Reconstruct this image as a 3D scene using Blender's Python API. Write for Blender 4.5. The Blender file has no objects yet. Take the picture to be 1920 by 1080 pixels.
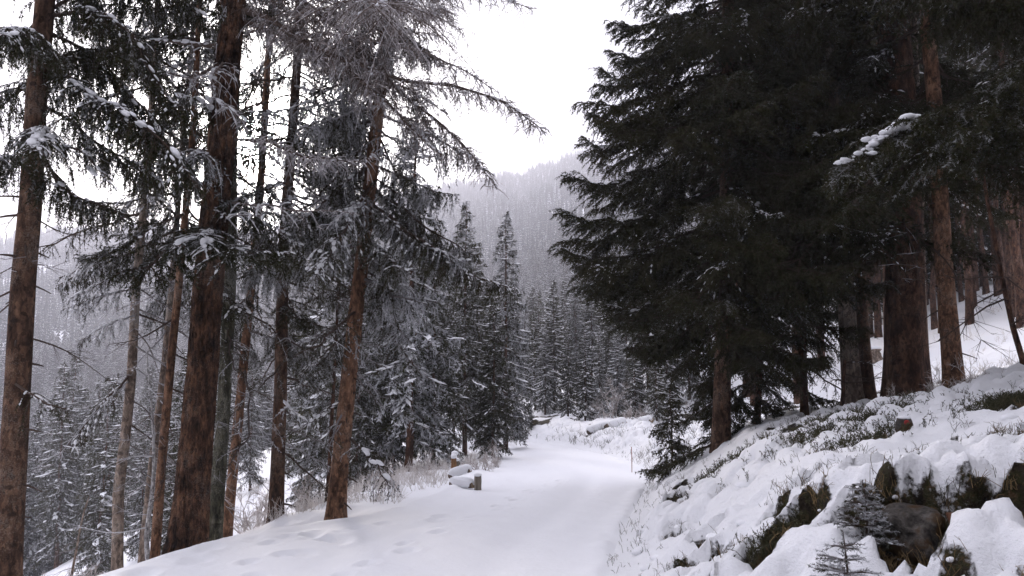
import bpy, math, random
import numpy as np
from mathutils import Vector, Matrix, Euler

R = math.radians
scene = bpy.context.scene
COL = scene.collection

# ------------------------------------------------------------------ camera
PITCH = 6.0
CAM_Z = 1.65
FPX = 28.0 / 36.0 * 1920.0
cam_data = bpy.data.cameras.new('camera')
cam_data.lens = 28.0
cam_data.sensor_width = 36.0
cam_data.clip_start = 0.05
cam_data.clip_end = 6000.0
cam = bpy.data.objects.new('camera', cam_data)
COL.objects.link(cam)
cam.location = (0.0, 0.0, CAM_Z)
cam.rotation_euler = (R(90 + PITCH), 0.0, 0.0)
scene.camera = cam

# ------------------------------------------------------------------ sky and sun
SUN_EL, SUN_AZ = 15.6, -18.6          # degrees above the horizon, left of straight ahead
world = bpy.data.worlds.new('World')
scene.world = world
world.use_nodes = True
nt = world.node_tree
nt.nodes.clear()
W = nt.nodes.new
out = W('ShaderNodeOutputWorld')
bg = W('ShaderNodeBackground')
bg.inputs['Strength'].default_value = 0.10
sky = W('ShaderNodeTexSky')
sky.sky_type = 'NISHITA'
sky.sun_disc = False
sky.sun_elevation = R(SUN_EL)
sky.sun_rotation = R(SUN_AZ)
sky.altitude = 1400
sky.air_density = 1.0
sky.dust_density = 3.0
tc = W('ShaderNodeTexCoord')
sun_dir = Vector((math.sin(R(SUN_AZ)) * math.cos(R(SUN_EL)), math.cos(R(SUN_AZ)) * math.cos(R(SUN_EL)), math.sin(R(SUN_EL))))
dot = W('ShaderNodeVectorMath'); dot.operation = 'DOT_PRODUCT'
dot.inputs[1].default_value = sun_dir
nt.links.new(tc.outputs['Generated'], dot.inputs[0])
cl = W('ShaderNodeMath'); cl.operation = 'MAXIMUM'; cl.inputs[1].default_value = 0.0
nt.links.new(dot.outputs['Value'], cl.inputs[0])
def powmul(p, k):
    a = W('ShaderNodeMath'); a.operation = 'POWER'; a.inputs[1].default_value = p
    nt.links.new(cl.outputs[0], a.inputs[0])
    b = W('ShaderNodeMath'); b.operation = 'MULTIPLY'; b.inputs[1].default_value = k
    nt.links.new(a.outputs[0], b.inputs[0])
    return b.outputs[0]
def add(a, b):
    m = W('ShaderNodeMath'); m.operation = 'ADD'
    nt.links.new(a, m.inputs[0]); nt.links.new(b, m.inputs[1])
    return m.outputs[0]
# thin cloud lit from behind: brightest round the sun, which shows as a small veiled disc
glow = add(add(powmul(70.0, 60.0), powmul(300.0, 70.0)), powmul(2600.0, 900.0))
cloud_n = W('ShaderNodeTexNoise'); cloud_n.inputs['Scale'].default_value = 2.2; cloud_n.inputs['Detail'].default_value = 6.0
cmap = W('ShaderNodeMapping'); cmap.inputs['Scale'].default_value = (1.0, 1.0, 3.0)
nt.links.new(tc.outputs['Generated'], cmap.inputs['Vector']); nt.links.new(cmap.outputs[0], cloud_n.inputs['Vector'])
cr = W('ShaderNodeMapRange'); cr.inputs['From Min'].default_value = 0.35; cr.inputs['From Max'].default_value = 0.68
cr.inputs['To Min'].default_value = 8.6; cr.inputs['To Max'].default_value = 12.4
nt.links.new(cloud_n.outputs['Fac'], cr.inputs['Value'])
cloud_c = W('ShaderNodeMix'); cloud_c.data_type = 'RGBA'; cloud_c.blend_type = 'MULTIPLY'; cloud_c.inputs[0].default_value = 1.0
cloud_c.inputs[6].default_value = (0.92, 0.90, 1.0, 1)
sepz = W('ShaderNodeSeparateXYZ'); nt.links.new(tc.outputs['Generated'], sepz.inputs[0])
zc_ = W('ShaderNodeMath'); zc_.operation = 'MAXIMUM'; zc_.inputs[1].default_value = 0.0; nt.links.new(sepz.outputs['Z'], zc_.inputs[0])
cie = W('ShaderNodeMath'); cie.operation = 'MULTIPLY_ADD'; cie.inputs[1].default_value = 0.90; cie.inputs[2].default_value = 0.10; nt.links.new(zc_.outputs[0], cie.inputs[0])
cov = W('ShaderNodeMath'); cov.operation = 'MULTIPLY'; nt.links.new(cr.outputs[0], cov.inputs[0]); nt.links.new(cie.outputs[0], cov.inputs[1])
nt.links.new(cov.outputs[0], cloud_c.inputs[7])
glow_c = W('ShaderNodeMix'); glow_c.data_type = 'RGBA'; glow_c.blend_type = 'MULTIPLY'; glow_c.inputs[0].default_value = 1.0
glow_c.inputs[6].default_value = (1.0, 0.955, 0.92, 1)
nt.links.new(glow, glow_c.inputs[7])
addc = W('ShaderNodeMix'); addc.data_type = 'RGBA'; addc.blend_type = 'ADD'; addc.inputs[0].default_value = 1.0
nt.links.new(cloud_c.outputs[2], addc.inputs[6]); nt.links.new(glow_c.outputs[2], addc.inputs[7])
addn = W('ShaderNodeMix'); addn.data_type = 'RGBA'; addn.blend_type = 'ADD'; addn.inputs[0].default_value = 0.05
nt.links.new(addc.outputs[2], addn.inputs[6]); nt.links.new(sky.outputs[0], addn.inputs[7])
nt.links.new(addn.outputs[2], bg.inputs['Color'])
nt.links.new(bg.outputs[0], out.inputs['Surface'])

sun_data = bpy.data.lights.new('sun', 'SUN')
sun_data.energy = 1.5
sun_data.angle = R(10.0)
sun_data.color = (1.0, 0.87, 0.74)
sun = bpy.data.objects.new('sun', sun_data)
COL.objects.link(sun)
sun.rotation_euler = (-sun_dir).to_track_quat('-Z', 'Y').to_euler()

scene.view_settings.view_transform = 'Standard'
scene.view_settings.look = 'None'
scene.view_settings.gamma = 1.0
scene.view_settings.use_curve_mapping = False
scene.view_settings.exposure = 1.22
scene.cycles.use_denoising = True
scene.cycles.use_adaptive_sampling = True
scene.cycles.adaptive_threshold = 0.02
scene.cycles.max_bounces = 4
scene.cycles.diffuse_bounces = 2
scene.cycles.glossy_bounces = 2
scene.cycles.transmission_bounces = 2
scene.cycles.transparent_max_bounces = 4
scene.cycles.volume_bounces = 1
scene.cycles.sample_clamp_indirect = 8.0

HAZE_DENSITY = 0.0009

# ------------------------------------------------------------------ helpers: pixels to points
_cp, _sp = math.cos(R(PITCH)), math.sin(R(PITCH))
def at(px, py, depth):
    """The point seen at photo pixel (px, py) that lies DEPTH metres ahead (world Y)."""
    u = (px - 960.0) / FPX; v = (540.0 - py) / FPX
    dx, dy, dz = u, _cp - v * _sp, _sp + v * _cp
    t = depth / dy
    return np.array((dx * t, depth, CAM_Z + dz * t))

# ------------------------------------------------------------------ numpy noise
def _hash(ix, iy, seed):
    h = (ix.astype(np.int64) * 374761393 + iy.astype(np.int64) * 668265263 + seed * 1442695040888963) & 0x7fffffff
    h = ((h ^ (h >> 13)) * 1274126177) & 0x7fffffff
    h = (h ^ (h >> 16)) & 0x7fffffff
    return h / float(0x7fffffff)
def vnoise(x, y, seed=0):
    x = np.asarray(x, float); y = np.asarray(y, float)
    ix = np.floor(x); iy = np.floor(y)
    fx = x - ix; fy = y - iy
    fx = fx * fx * fx * (fx * (fx * 6 - 15) + 10); fy = fy * fy * fy * (fy * (fy * 6 - 15) + 10)
    a = _hash(ix, iy, seed); b = _hash(ix + 1, iy, seed); c = _hash(ix, iy + 1, seed); d = _hash(ix + 1, iy + 1, seed)
    return (a + (b - a) * fx) + ((c + (d - c) * fx) - (a + (b - a) * fx)) * fy
def fbm(x, y, seed=0, oct=4):
    s = 0.0; amp = 1.0; tot = 0.0
    for o in range(oct):
        s = s + amp * (vnoise(x * 2 ** o + 17.3 * o, y * 2 ** o - 9.1 * o, seed + o) - 0.5); tot += amp; amp *= 0.5
    return s / tot * 2.0
def sstep(a, b, x):
    t = np.clip((np.asarray(x, float) - a) / (b - a), 0, 1)
    return t * t * (3 - 2 * t)

# ------------------------------------------------------------------ terrain
def _smooth_curve(pts, w=0.9):
    ys = np.arange(-60, 80.01, 0.1)
    v = np.interp(ys, [p[0] for p in pts], [p[1] for p in pts])
    k = np.exp(-0.5 * (np.arange(-30, 31) * 0.1 / w) ** 2); k /= k.sum()
    v2 = np.convolve(np.pad(v, 30, mode='edge'), k, mode='valid')
    return lambda y: np.interp(y, ys, v2)
road_z = _smooth_curve([(-60, 2.0), (-20, 0.5), (0, 0.05), (7, -0.02), (12, -0.22), (20, -0.62), (30, -1.05), (45, -1.4), (80, -1.6)], 1.5)
xL = _smooth_curve([(-60, -3.6), (5, -3.6), (7.3, -3.3), (8.7, -3.05), (9.3, -2.6), (9.9, -2.0), (10.8, -1.65), (14, -1.1), (20, -0.7), (25, -0.9), (30, -1.6), (36, -4.2), (45, -9), (60, -18), (80, -30)], 0.35)
xR = _smooth_curve([(-60, 0.8), (5, 0.65), (6.4, 0.72), (8.5, 1.1), (13, 2.1), (17, 2.95), (21, 3.1), (25, 2.5), (30, 1.2), (36, -1.2), (45, -5.5), (60, -14), (80, -26)], 0.6)
def prof_right(s, y):
    s = np.maximum(s, 0)
    near = np.interp(s, [0, .25, .7, 1.2, 1.6, 2.4, 4, 6, 10, 20, 30, 60, 200, 400, 2000], [0, .08, .30, .62, .92, 1.16, 1.52, 2.05, 3.3, 6.6, 10, 20, 66, 110, 300])
    far = np.interp(s, [0, .3, .9, 1.6, 2.4, 4, 6, 10, 20, 30, 60, 200, 400, 2000], [0, .15, .55, .85, .95, 1.25, 1.8, 3.1, 6.4, 9.8, 20, 66, 110, 300])
    w = sstep(9, 18, y)
    return near * (1 - w) + far * w
def prof_left(s, y):
    s = np.maximum(s, 0)
    near = np.interp(s, [0, .3, .9, 2, 4, 8, 15, 30, 60, 120, 400, 2000], [0, -.08, -.38, -.8, -1.3, -2.3, -5.4, -12.5, -23, -31, -34, -34])
    far = np.interp(s, [0, .8, 1.6, 2.6, 4, 8, 15, 30, 60, 120, 400, 2000], [0, -.03, -.12, -.5, -1.1, -3.0, -6.4, -13, -23, -31, -34, -34])
    w = sstep(9.8, 11.5, y)
    return near * (1 - w) + far * w
def base_h(x, y):
    l = xL(y); r = xR(y)
    z = road_z(y) + prof_right(x - r, y) + prof_left(l - x, y)
    rr = np.hypot(x, y); az = np.degrees(np.arctan2(x, y))
    rb = np.interp(az, [-90, -35, 0, 12, 30, 90], [150, 140, 110, 90, 80, 80])
    zb = np.interp(az, [-90, -35, 0, 12, 30, 90], [-30, -30, -12, -3, 6, 14])
    e = np.interp(az, [-90, -35, -20, -4, 6, 20, 40, 90], [6, 7.4, 9.0, 12.6, 14.7, 16.8, 17.2, 17])
    rc = 800.0
    zc = rc * np.tan(np.radians(e)) + 22 * fbm(az / 5.0, az * 0 + 3.3, 5, 4)
    t = np.clip((rr - rb) / (rc - rb), 0, 1)
    zf = zb + (zc - zb) * t ** 1.12 - np.maximum(rr - rc, 0) * 0.25
    zf = zf + 9.0 * fbm(x / 70.0, y / 70.0, 11, 4) * sstep(120, 300, rr)
    front = sstep(-10, 30, y)
    w = sstep(42, 115, rr) * front
    return z * (1 - w) + zf * w
def height(x, y):
    """Ground with its medium relief; the snow's finer shapes come on top in each sheet."""
    x = np.asarray(x, float); y = np.asarray(y, float)
    z = base_h(x, y)
    l = xL(y); r = xR(y)
    off = np.maximum(np.maximum(l - x, x - r), 0)
    z = z - 0.22 * (1 - sstep(3.8, 4.8, y)) * sstep(.5, 1.1, x - r) * (1 - sstep(2.6, 4.5, x - r)) * sstep(-1, 1.5, y)
    z = z + 0.16 * fbm(x / 1.7, y / 1.7, 3, 4) * sstep(0.4, 2.5, off) + 0.5 * fbm(x / 9.0, y / 9.0, 8, 3) * sstep(6, 18, off)
    return z
def gz(x, y):
    return float(height(np.array([x]), np.array([y]))[0])

# ------------------------------------------------------------------ materials
def new_mat(name, rough=0.9, spec=0.2):
    m = bpy.data.materials.new(name); m.use_nodes = True
    b = m.node_tree.nodes['Principled BSDF']
    b.inputs['Roughness'].default_value = rough
    b.inputs['Specular IOR Level'].default_value = spec
    return m, m.node_tree, b
def ramp(t, stops):
    r = t.nodes.new('ShaderNodeValToRGB')
    e = r.color_ramp.elements
    while len(e) < len(stops): e.new(0.5)
    for i, (p, c) in enumerate(stops):
        e[i].position = p; e[i].color = (*c, 1)
    return r
def noise(t, scale, detail=4, vec=None, rough=0.55):
    n = t.nodes.new('ShaderNodeTexNoise'); n.inputs['Scale'].default_value = scale; n.inputs['Detail'].default_value = detail
    n.inputs['Roughness'].default_value = rough
    if vec is not None: t.links.new(vec, n.inputs['Vector'])
    return n
def bump(t, b, hgt, strength, dist):
    n = t.nodes.new('ShaderNodeBump'); n.inputs['Strength'].default_value = strength; n.inputs['Distance'].default_value = dist
    t.links.new(hgt, n.inputs['Height']); t.links.new(n.outputs[0], b.inputs['Normal'])
    return n
def mixc(t, fac, a, b):
    m = t.nodes.new('ShaderNodeMix'); m.data_type = 'RGBA'
    for i, v in ((6, a), (7, b)):
        if isinstance(v, tuple): m.inputs[i].default_value = (*v, 1)
        else: t.links.new(v, m.inputs[i])
    if isinstance(fac, float): m.inputs[0].default_value = fac
    else: t.links.new(fac, m.inputs[0])
    return m.outputs[2]
def mth(t, op, a, b=None, clamp=False):
    m = t.nodes.new('ShaderNodeMath'); m.operation = op; m.use_clamp = clamp
    for i, v in enumerate((a, b)):
        if v is None: continue
        if isinstance(v, (int, float)): m.inputs[i].default_value = v
        else: t.links.new(v, m.inputs[i])
    return m.outputs[0]

SNOW = (0.86, 0.865, 0.89)
def snow_material(name, scale, strength, dist):
    m, t, b = new_mat(name, 0.75, 0.15)
    g = t.nodes.new('ShaderNodeNewGeometry')
    n1 = noise(t, scale, 6, g.outputs['Position'], 0.6)
    n2 = noise(t, scale * 0.12, 4, g.outputs['Position'])
    t.links.new(mixc(t, n2.outputs['Fac'], (0.83, 0.835, 0.865), (0.88, 0.885, 0.905)), b.inputs['Base Color'])
    bump(t, b, n1.outputs['Fac'], strength, dist)
    return m
m_snow = snow_material('snow', 22, 0.5, 0.02)
m_road = snow_material('packed_snow', 16, 0.35, 0.02)
m_far = snow_material('far_snow', 0.3, 0.4, 0.3)

# bank: snow with bare turf, moss and soil where the mesh says so
m_bank, t, b = new_mat('bank_snow', 0.8, 0.15)
g = t.nodes.new('ShaderNodeNewGeometry')
a_ = t.nodes.new('ShaderNodeAttribute'); a_.attribute_name = 'bare'
n1 = noise(t, 26, 5, g.outputs['Position'], 0.65)
n2 = noise(t, 9, 5, g.outputs['Position'], 0.7)
n3 = noise(t, 60, 3, g.outputs['Position'], 0.7)
edge = mth(t, 'ADD', a_.outputs['Fac'], mth(t, 'MULTIPLY', mth(t, 'SUBTRACT', n1.outputs['Fac'], 0.5), 0.7))
edge = mth(t, 'MULTIPLY', mth(t, 'SUBTRACT', edge, 0.5), 7.0, True)
soil = ramp(t, [(0.36, (0.012, 0.010, 0.007)), (0.47, (0.045, 0.032, 0.020)), (0.55, (0.040, 0.040, 0.016)), (0.66, (0.12, 0.075, 0.04))])
t.links.new(n2.outputs['Fac'], soil.inputs['Fac'])
t.links.new(mixc(t, edge, SNOW, soil.outputs[0]), b.inputs['Base Color'])
hs = mth(t, 'ADD', mth(t, 'ADD', mth(t, 'MULTIPLY', n1.outputs['Fac'], 0.5), mth(t, 'MULTIPLY', n3.outputs['Fac'], 0.25)), mth(t, 'MULTIPLY', mth(t, 'MULTIPLY', n3.outputs['Fac'], edge), 1.4))
bump(t, b, hs, 0.9, 0.04)

def bark_material(name, dark, mid, light, furrow=14.0, stretch=5.0, strength=0.7, dist=0.02, lichen=0.25, scars=True):
    m, t, b = new_mat(name, 0.92, 0.12)
    tcn = t.nodes.new('ShaderNodeTexCoord')
    mp = t.nodes.new('ShaderNodeMapping'); mp.inputs['Scale'].default_value = (1, 1, 1.0 / stretch)
    t.links.new(tcn.outputs['Object'], mp.inputs['Vector'])
    n1 = noise(t, furrow, 6, mp.outputs[0], 0.65)
    n2 = noise(t, 2.3, 4, tcn.outputs['Object'], 0.6)
    n3 = noise(t, 75, 3, tcn.outputs['Object'], 0.7)
    s = mth(t, 'ADD', mth(t, 'MULTIPLY', n1.outputs['Fac'], 0.7), mth(t, 'MULTIPLY', n2.outputs['Fac'], 0.3))
    rp = ramp(t, [(0.39, dark), (0.5, mid), (0.62, light)])
    t.links.new(s, rp.inputs['Fac'])
    col = rp.outputs[0]
    mp3 = t.nodes.new('ShaderNodeMapping'); mp3.inputs['Scale'].default_value = (34, 34, 17)
    nd = noise(t, 9, 3, tcn.outputs['Object'])
    wv = t.nodes.new('ShaderNodeVectorMath'); wv.operation = 'MULTIPLY_ADD'; wv.inputs[1].default_value = (.06, .06, .06)
    t.links.new(nd.outputs['Color'], wv.inputs[0]); t.links.new(tcn.outputs['Object'], wv.inputs[2]); t.links.new(wv.outputs[0], mp3.inputs['Vector'])
    vf = t.nodes.new('ShaderNodeTexVoronoi'); vf.inputs['Scale'].default_value = 1.0; t.links.new(mp3.outputs[0], vf.inputs['Vector'])
    hsv = t.nodes.new('ShaderNodeHueSaturation'); t.links.new(col, hsv.inputs['Color'])
    sepc = t.nodes.new('ShaderNodeSeparateColor'); t.links.new(vf.outputs['Color'], sepc.inputs[0])
    t.links.new(mth(t, 'ADD', mth(t, 'MULTIPLY', sepc.outputs[0], 0.75), mth(t, 'MULTIPLY', n3.outputs['Fac'], 0.85)), hsv.inputs['Value'])
    col = hsv.outputs[0]
    # grey-green lichen and a dusting of rime caught in the bark
    lf = mth(t, 'MULTIPLY', mth(t, 'SUBTRACT', mth(t, 'MULTIPLY', n3.outputs['Fac'], n2.outputs['Fac']), 0.27), 9.0, True)
    col = mixc(t, mth(t, 'MULTIPLY', lf, lichen), col, (0.36, 0.36, 0.33))
    if scars:
        mp2 = t.nodes.new('ShaderNodeMapping'); mp2.inputs['Scale'].default_value = (4.0, 4.0, 7.0)
        t.links.new(tcn.outputs['Object'], mp2.inputs['Vector'])
        v = t.nodes.new('ShaderNodeTexVoronoi'); v.inputs['Scale'].default_value = 1.0
        t.links.new(mp2.outputs[0], v.inputs['Vector'])
        sc = mth(t, 'MULTIPLY', mth(t, 'SUBTRACT', 0.22, v.outputs['Distance']), 9.0, True)
        col = mixc(t, mth(t, 'MULTIPLY', sc, 0.75), col, tuple(0.35 * c for c in dark))
    t.links.new(col, b.inputs['Base Color'])
    bump(t, b, mth(t, 'ADD', mth(t, 'SUBTRACT', n1.outputs['Fac'], mth(t, 'MULTIPLY', vf.outputs['Distance'], 0.5)), mth(t, 'MULTIPLY', n3.outputs['Fac'], 0.3)), strength, dist)
    return m
B = {
    'brown': bark_material('brown_spruce_bark', (0.0336, 0.0183, 0.0111), (0.0986, 0.0539, 0.0334), (0.1680, 0.1001, 0.0641), 12, 3.0, 0.6, 0.015),
    'larch': bark_material('larch_bark', (0.0146, 0.0084, 0.0050), (0.0844, 0.0418, 0.0237), (0.1966, 0.1024, 0.0589), 13, 3.2, 1.0, 0.04, 0.2, False),
    'pale': bark_material('pale_bark', (0.1300, 0.0957, 0.0745), (0.2500, 0.1914, 0.1520), (0.3600, 0.2871, 0.2356), 16, 3.0, 0.5, 0.01, 0.5),
    'pink': bark_material('pinkish_spruce_bark', (0.0728, 0.0374, 0.0218), (0.1893, 0.1006, 0.0595), (0.2912, 0.1637, 0.0998), 14, 3.0, 0.6, 0.012, 0.25),
    'moss': bark_material('mossy_bark', (0.03, 0.028, 0.018), (0.09, 0.085, 0.055), (0.20, 0.19, 0.15), 16, 5.0, 0.9, 0.02, 0.5, False),
    'dark': bark_material('dark_spruce_bark', (0.0336, 0.0183, 0.0118), (0.0952, 0.0478, 0.0301), (0.1680, 0.0914, 0.0588), 11, 3.0, 0.8, 0.02, 0.12),
    'birch': bark_material('white_bark', (0.14, 0.13, 0.13), (0.46, 0.45, 0.45), (0.62, 0.61, 0.61), 20, 2.0, 0.4, 0.006, 0.5),
}
m_wood, t, b = new_mat('twig_wood', 0.9, 0.1)
at_f = t.nodes.new('ShaderNodeAttribute'); at_f.attribute_name = 'fr'
ob_f = t.nodes.new('ShaderNodeAttribute'); ob_f.attribute_type = 'OBJECT'; ob_f.attribute_name = 'frost'
fac = mth(t, 'MULTIPLY', mth(t, 'SUBTRACT', mth(t, 'ADD', at_f.outputs['Fac'], ob_f.outputs['Fac']), 1.0), 3.0, True)
t.links.new(mixc(t, mth(t, 'MULTIPLY', fac, 0.9), (0.065, 0.045, 0.036), (0.62, 0.62, 0.65)), b.inputs['Base Color'])
m_needle, t, b = new_mat('spruce_needles', 0.85, 0.06)
at_f = t.nodes.new('ShaderNodeAttribute'); at_f.attribute_name = 'fr'
ob_f = t.nodes.new('ShaderNodeAttribute'); ob_f.attribute_type = 'OBJECT'; ob_f.attribute_name = 'frost'
oi = t.nodes.new('ShaderNodeObjectInfo')
fac = mth(t, 'MULTIPLY', mth(t, 'SUBTRACT', mth(t, 'ADD', at_f.outputs['Fac'], ob_f.outputs['Fac']), 1.0), 2.2, True)
gcol = mixc(t, oi.outputs['Random'], (0.022, 0.025, 0.008), (0.044, 0.043, 0.017))
t.links.new(mixc(t, mth(t, 'MULTIPLY', fac, 0.85), gcol, (0.60, 0.61, 0.64)), b.inputs['Base Color'])
m_larch_twig, t, b = new_mat('larch_twigs', 0.9, 0.1)
at_f = t.nodes.new('ShaderNodeAttribute'); at_f.attribute_name = 'fr'
rp = ramp(t, [(0.0, (0.055, 0.036, 0.028)), (0.45, (0.115, 0.085, 0.07)), (0.72, (0.30, 0.27, 0.26)), (1.0, (0.60, 0.58, 0.59))])
t.links.new(at_f.outputs['Fac'], rp.inputs['Fac']); t.links.new(rp.outputs[0], b.inputs['Base Color'])

def plain(name, c1, c2, scale=20, rough=0.9, bs=0.5, bd=0.01, stretch=1.0):
    m, t, b = new_mat(name, rough, 0.15)
    tcn = t.nodes.new('ShaderNodeTexCoord')
    mp = t.nodes.new('ShaderNodeMapping'); mp.inputs['Scale'].default_value = (1, 1, 1.0 / stretch)
    t.links.new(tcn.outputs['Object'], mp.inputs['Vector'])
    n = noise(t, scale, 5, mp.outputs[0], 0.65)
    r_ = ramp(t, [(0.35, c1), (0.65, c2)]); t.links.new(n.outputs['Fac'], r_.inputs['Fac'])
    t.links.new(r_.outputs[0], b.inputs['Base Color']); bump(t, b, n.outputs['Fac'], bs, bd)
    return m
m_post = plain('weathered_wood', (0.10, 0.085, 0.07), (0.27, 0.235, 0.19), 18, 0.9, 0.6, 0.008, 8)
m_postorange = plain('orange_wood', (0.16, 0.085, 0.04), (0.34, 0.18, 0.08), 18, 0.9, 0.6, 0.008, 8)
m_log = plain('log_bark', (0.06, 0.045, 0.035), (0.15, 0.11, 0.085), 14, 0.9, 0.8, 0.02, 1)
m_cut = plain('cut_wood', (0.22, 0.16, 0.10), (0.38, 0.29, 0.19), 22)
m_rust = plain('rotten_red_wood', (0.03, 0.014, 0.008), (0.12, 0.05, 0.025), 18, 0.95, 0.9, 0.03, 4)
m_red = plain('red_paint', (0.20, 0.03, 0.03), (0.38, 0.05, 0.045), 30)
m_stakered = plain('reddish_stake', (0.25, 0.10, 0.08), (0.36, 0.17, 0.13), 30)
m_heather = plain('heather_stems', (0.05, 0.045, 0.025), (0.11, 0.09, 0.06), 5)
m_heather_green = plain('heather_leaves', (0.03, 0.036, 0.014), (0.085, 0.08, 0.04), 6)
m_grass = plain('dry_frosted_grass', (0.48, 0.43, 0.39), (0.78, 0.75, 0.73), 3)
m_turf = plain('brown_grass', (0.10, 0.065, 0.03), (0.26, 0.18, 0.09), 5)
m_shrub = plain('rimed_twigs', (0.26, 0.21, 0.18), (0.68, 0.65, 0.64), 9)
# boulder: grey-brown with rusty lichen patches
m_rock, t, b = new_mat('boulder_stone', 0.9, 0.2)
tcn = t.nodes.new('ShaderNodeTexCoord')
n1 = noise(t, 14, 6, tcn.outputs['Object'], 0.7); n2 = noise(t, 4.6, 5, tcn.outputs['Object'], 0.6)
r1 = ramp(t, [(0.36, (0.018, 0.016, 0.014)), (0.5, (0.07, 0.062, 0.055)), (0.64, (0.13, 0.12, 0.11))]); t.links.new(n1.outputs['Fac'], r1.inputs['Fac'])
lf = mth(t, 'MULTIPLY', mth(t, 'SUBTRACT', n2.outputs['Fac'], 0.52), 14.0, True)
t.links.new(mixc(t, lf, r1.outputs[0], (0.06, 0.034, 0.015)), b.inputs['Base Color'])
bump(t, b, n1.outputs['Fac'], 0.7, 0.03)
# far trees
m_fartree, t, b = new_mat('far_spruce', 0.9, 0.1)
at_f = t.nodes.new('ShaderNodeAttribute'); at_f.attribute_name = 'fr'
oi = t.nodes.new('ShaderNodeObjectInfo')
fac = mth(t, 'MULTIPLY', mth(t, 'SUBTRACT', mth(t, 'ADD', at_f.outputs['Fac'], mth(t, 'MULTIPLY', oi.outputs['Random'], 0.40)), 0.80), 4.0, True)
t.links.new(mixc(t, fac, (0.03, 0.036, 0.026), (0.66, 0.67, 0.70)), b.inputs['Base Color'])

# ------------------------------------------------------------------ mesh helpers
def mesh_from(name, V, quads=None, tris=None, mats=(), qmat=None, tmat=None, attrs=None, smooth=False):
    V = np.asarray(V, np.float32)
    nq = 0 if quads is None else len(quads); ntr = 0 if tris is None else len(tris)
    me = bpy.data.meshes.new(name)
    me.vertices.add(len(V)); me.vertices.foreach_set('co', V.ravel())
    loops = []
    if nq: loops.append(np.asarray(quads, np.int32).ravel())
    if ntr: loops.append(np.asarray(tris, np.int32).ravel())
    li = np.concatenate(loops)
    me.loops.add(len(li)); me.loops.foreach_set('vertex_index', li)
    starts = np.concatenate([np.arange(nq) * 4, nq * 4 + np.arange(ntr) * 3]).astype(np.int32)
    me.polygons.add(nq + ntr); me.polygons.foreach_set('loop_start', starts)
    for m in mats: me.materials.append(m)
    if qmat is not None or tmat is not None:
        mi = np.concatenate([np.zeros(nq, np.int32) if qmat is None else np.asarray(qmat, np.int32).reshape(-1) * np.ones(nq, np.int32),
                             np.zeros(ntr, np.int32) if tmat is None else np.asarray(tmat, np.int32).reshape(-1) * np.ones(ntr, np.int32)])
        me.polygons.foreach_set('material_index', mi.astype(np.int32))
    me.polygons.foreach_set('use_smooth', np.full(nq + ntr, bool(smooth)))
    if attrs:
        for k, v in attrs.items():
            a = me.attributes.new(k, 'FLOAT', 'POINT'); a.data.foreach_set('value', np.asarray(v, np.float32))
    me.update(calc_edges=True)
    return me
def link(name, me, parent=None, loc=(0, 0, 0)):
    o = bpy.data.objects.new(name, me); COL.objects.link(o)
    o.location = loc
    if parent is not None: o.parent = parent
    return o
def empty(name, loc, label, cat, group=None):
    o = bpy.data.objects.new(name, None); COL.objects.link(o); o.location = loc; o.empty_display_size = 0.2
    return tag(o, label, cat, group)
def tag(o, label=None, cat=None, group=None, kind=None):
    if label: o['label'] = label
    if cat: o['category'] = cat
    if group: o['group'] = group
    if kind: o['kind'] = kind
    return o
def grid_quads(nr, nc):
    i = np.arange(nr - 1)[:, None] * nc + np.arange(nc - 1)[None, :]
    return np.stack([i, i + 1, i + nc + 1, i + nc], -1).reshape(-1, 4)
def unit(a):
    return a / np.maximum(np.linalg.norm(a, axis=-1, keepdims=True), 1e-9)

class MB:
    """Collects raw geometry with material slots and the frost attribute."""
    def __init__(s): s.V = []; s.T = []; s.M = []; s.A = []; s.n = 0
    def add(s, V, T, mat, fr):
        V = np.asarray(V, float).reshape(-1, 3); T = np.asarray(T, int).reshape(-1, 3)
        s.V.append(V); s.T.append(T + s.n); s.M.append(np.full(len(T), mat)); s.A.append(np.broadcast_to(np.asarray(fr, float), (len(V),)).copy()); s.n += len(V)
    def merge(s, o, mtx=None, off=None):
        for V, T, M, A in zip(o.V, o.T, o.M, o.A):
            pass
    def mesh(s, name, mats, smooth=False):
        return mesh_from(name, np.concatenate(s.V), None, np.concatenate(s.T), mats, None, np.concatenate(s.M), {'fr': np.concatenate(s.A)}, smooth)

def tube(mb, P, rad, sides=6, mat=0, fr=0.3, cap=True):
    P = np.asarray(P, float); n = len(P)
    rad = np.broadcast_to(np.asarray(rad, float), (n,))
    T = unit(np.gradient(P, axis=0))
    ref = np.array([0.0, 0.0, 1.0]) if abs(T[:, 2]).mean() < 0.8 else np.array([1.0, 0.0, 0.0])
    A = unit(np.cross(T, ref)); Bv = np.cross(T, A)
    th = np.linspace(0, 2 * math.pi, sides, endpoint=False)
    V = P[:, None] + rad[:, None, None] * (A[:, None] * np.cos(th)[None, :, None] + Bv[:, None] * np.sin(th)[None, :, None])
    i = np.arange(n - 1)[:, None] * sides; j = np.arange(sides)[None]; k = (j + 1) % sides
    q = np.stack([i + j, i + k, i + sides + k, i + sides + j], -1).reshape(-1, 4)
    t_ = np.concatenate([q[:, [0, 1, 2]], q[:, [0, 2, 3]]])
    V = V.reshape(-1, 3)
    if cap:
        V = np.concatenate([V, P[:1], P[-1:]]); a = len(V) - 2
        j = np.arange(sides); k = (j + 1) % sides
        t_ = np.concatenate([t_, np.stack([k, j, np.full(sides, a)], -1), np.stack([(n - 1) * sides + j, (n - 1) * sides + k, np.full(sides, a + 1)], -1)])
    mb.add(V, t_, mat, fr)

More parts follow.
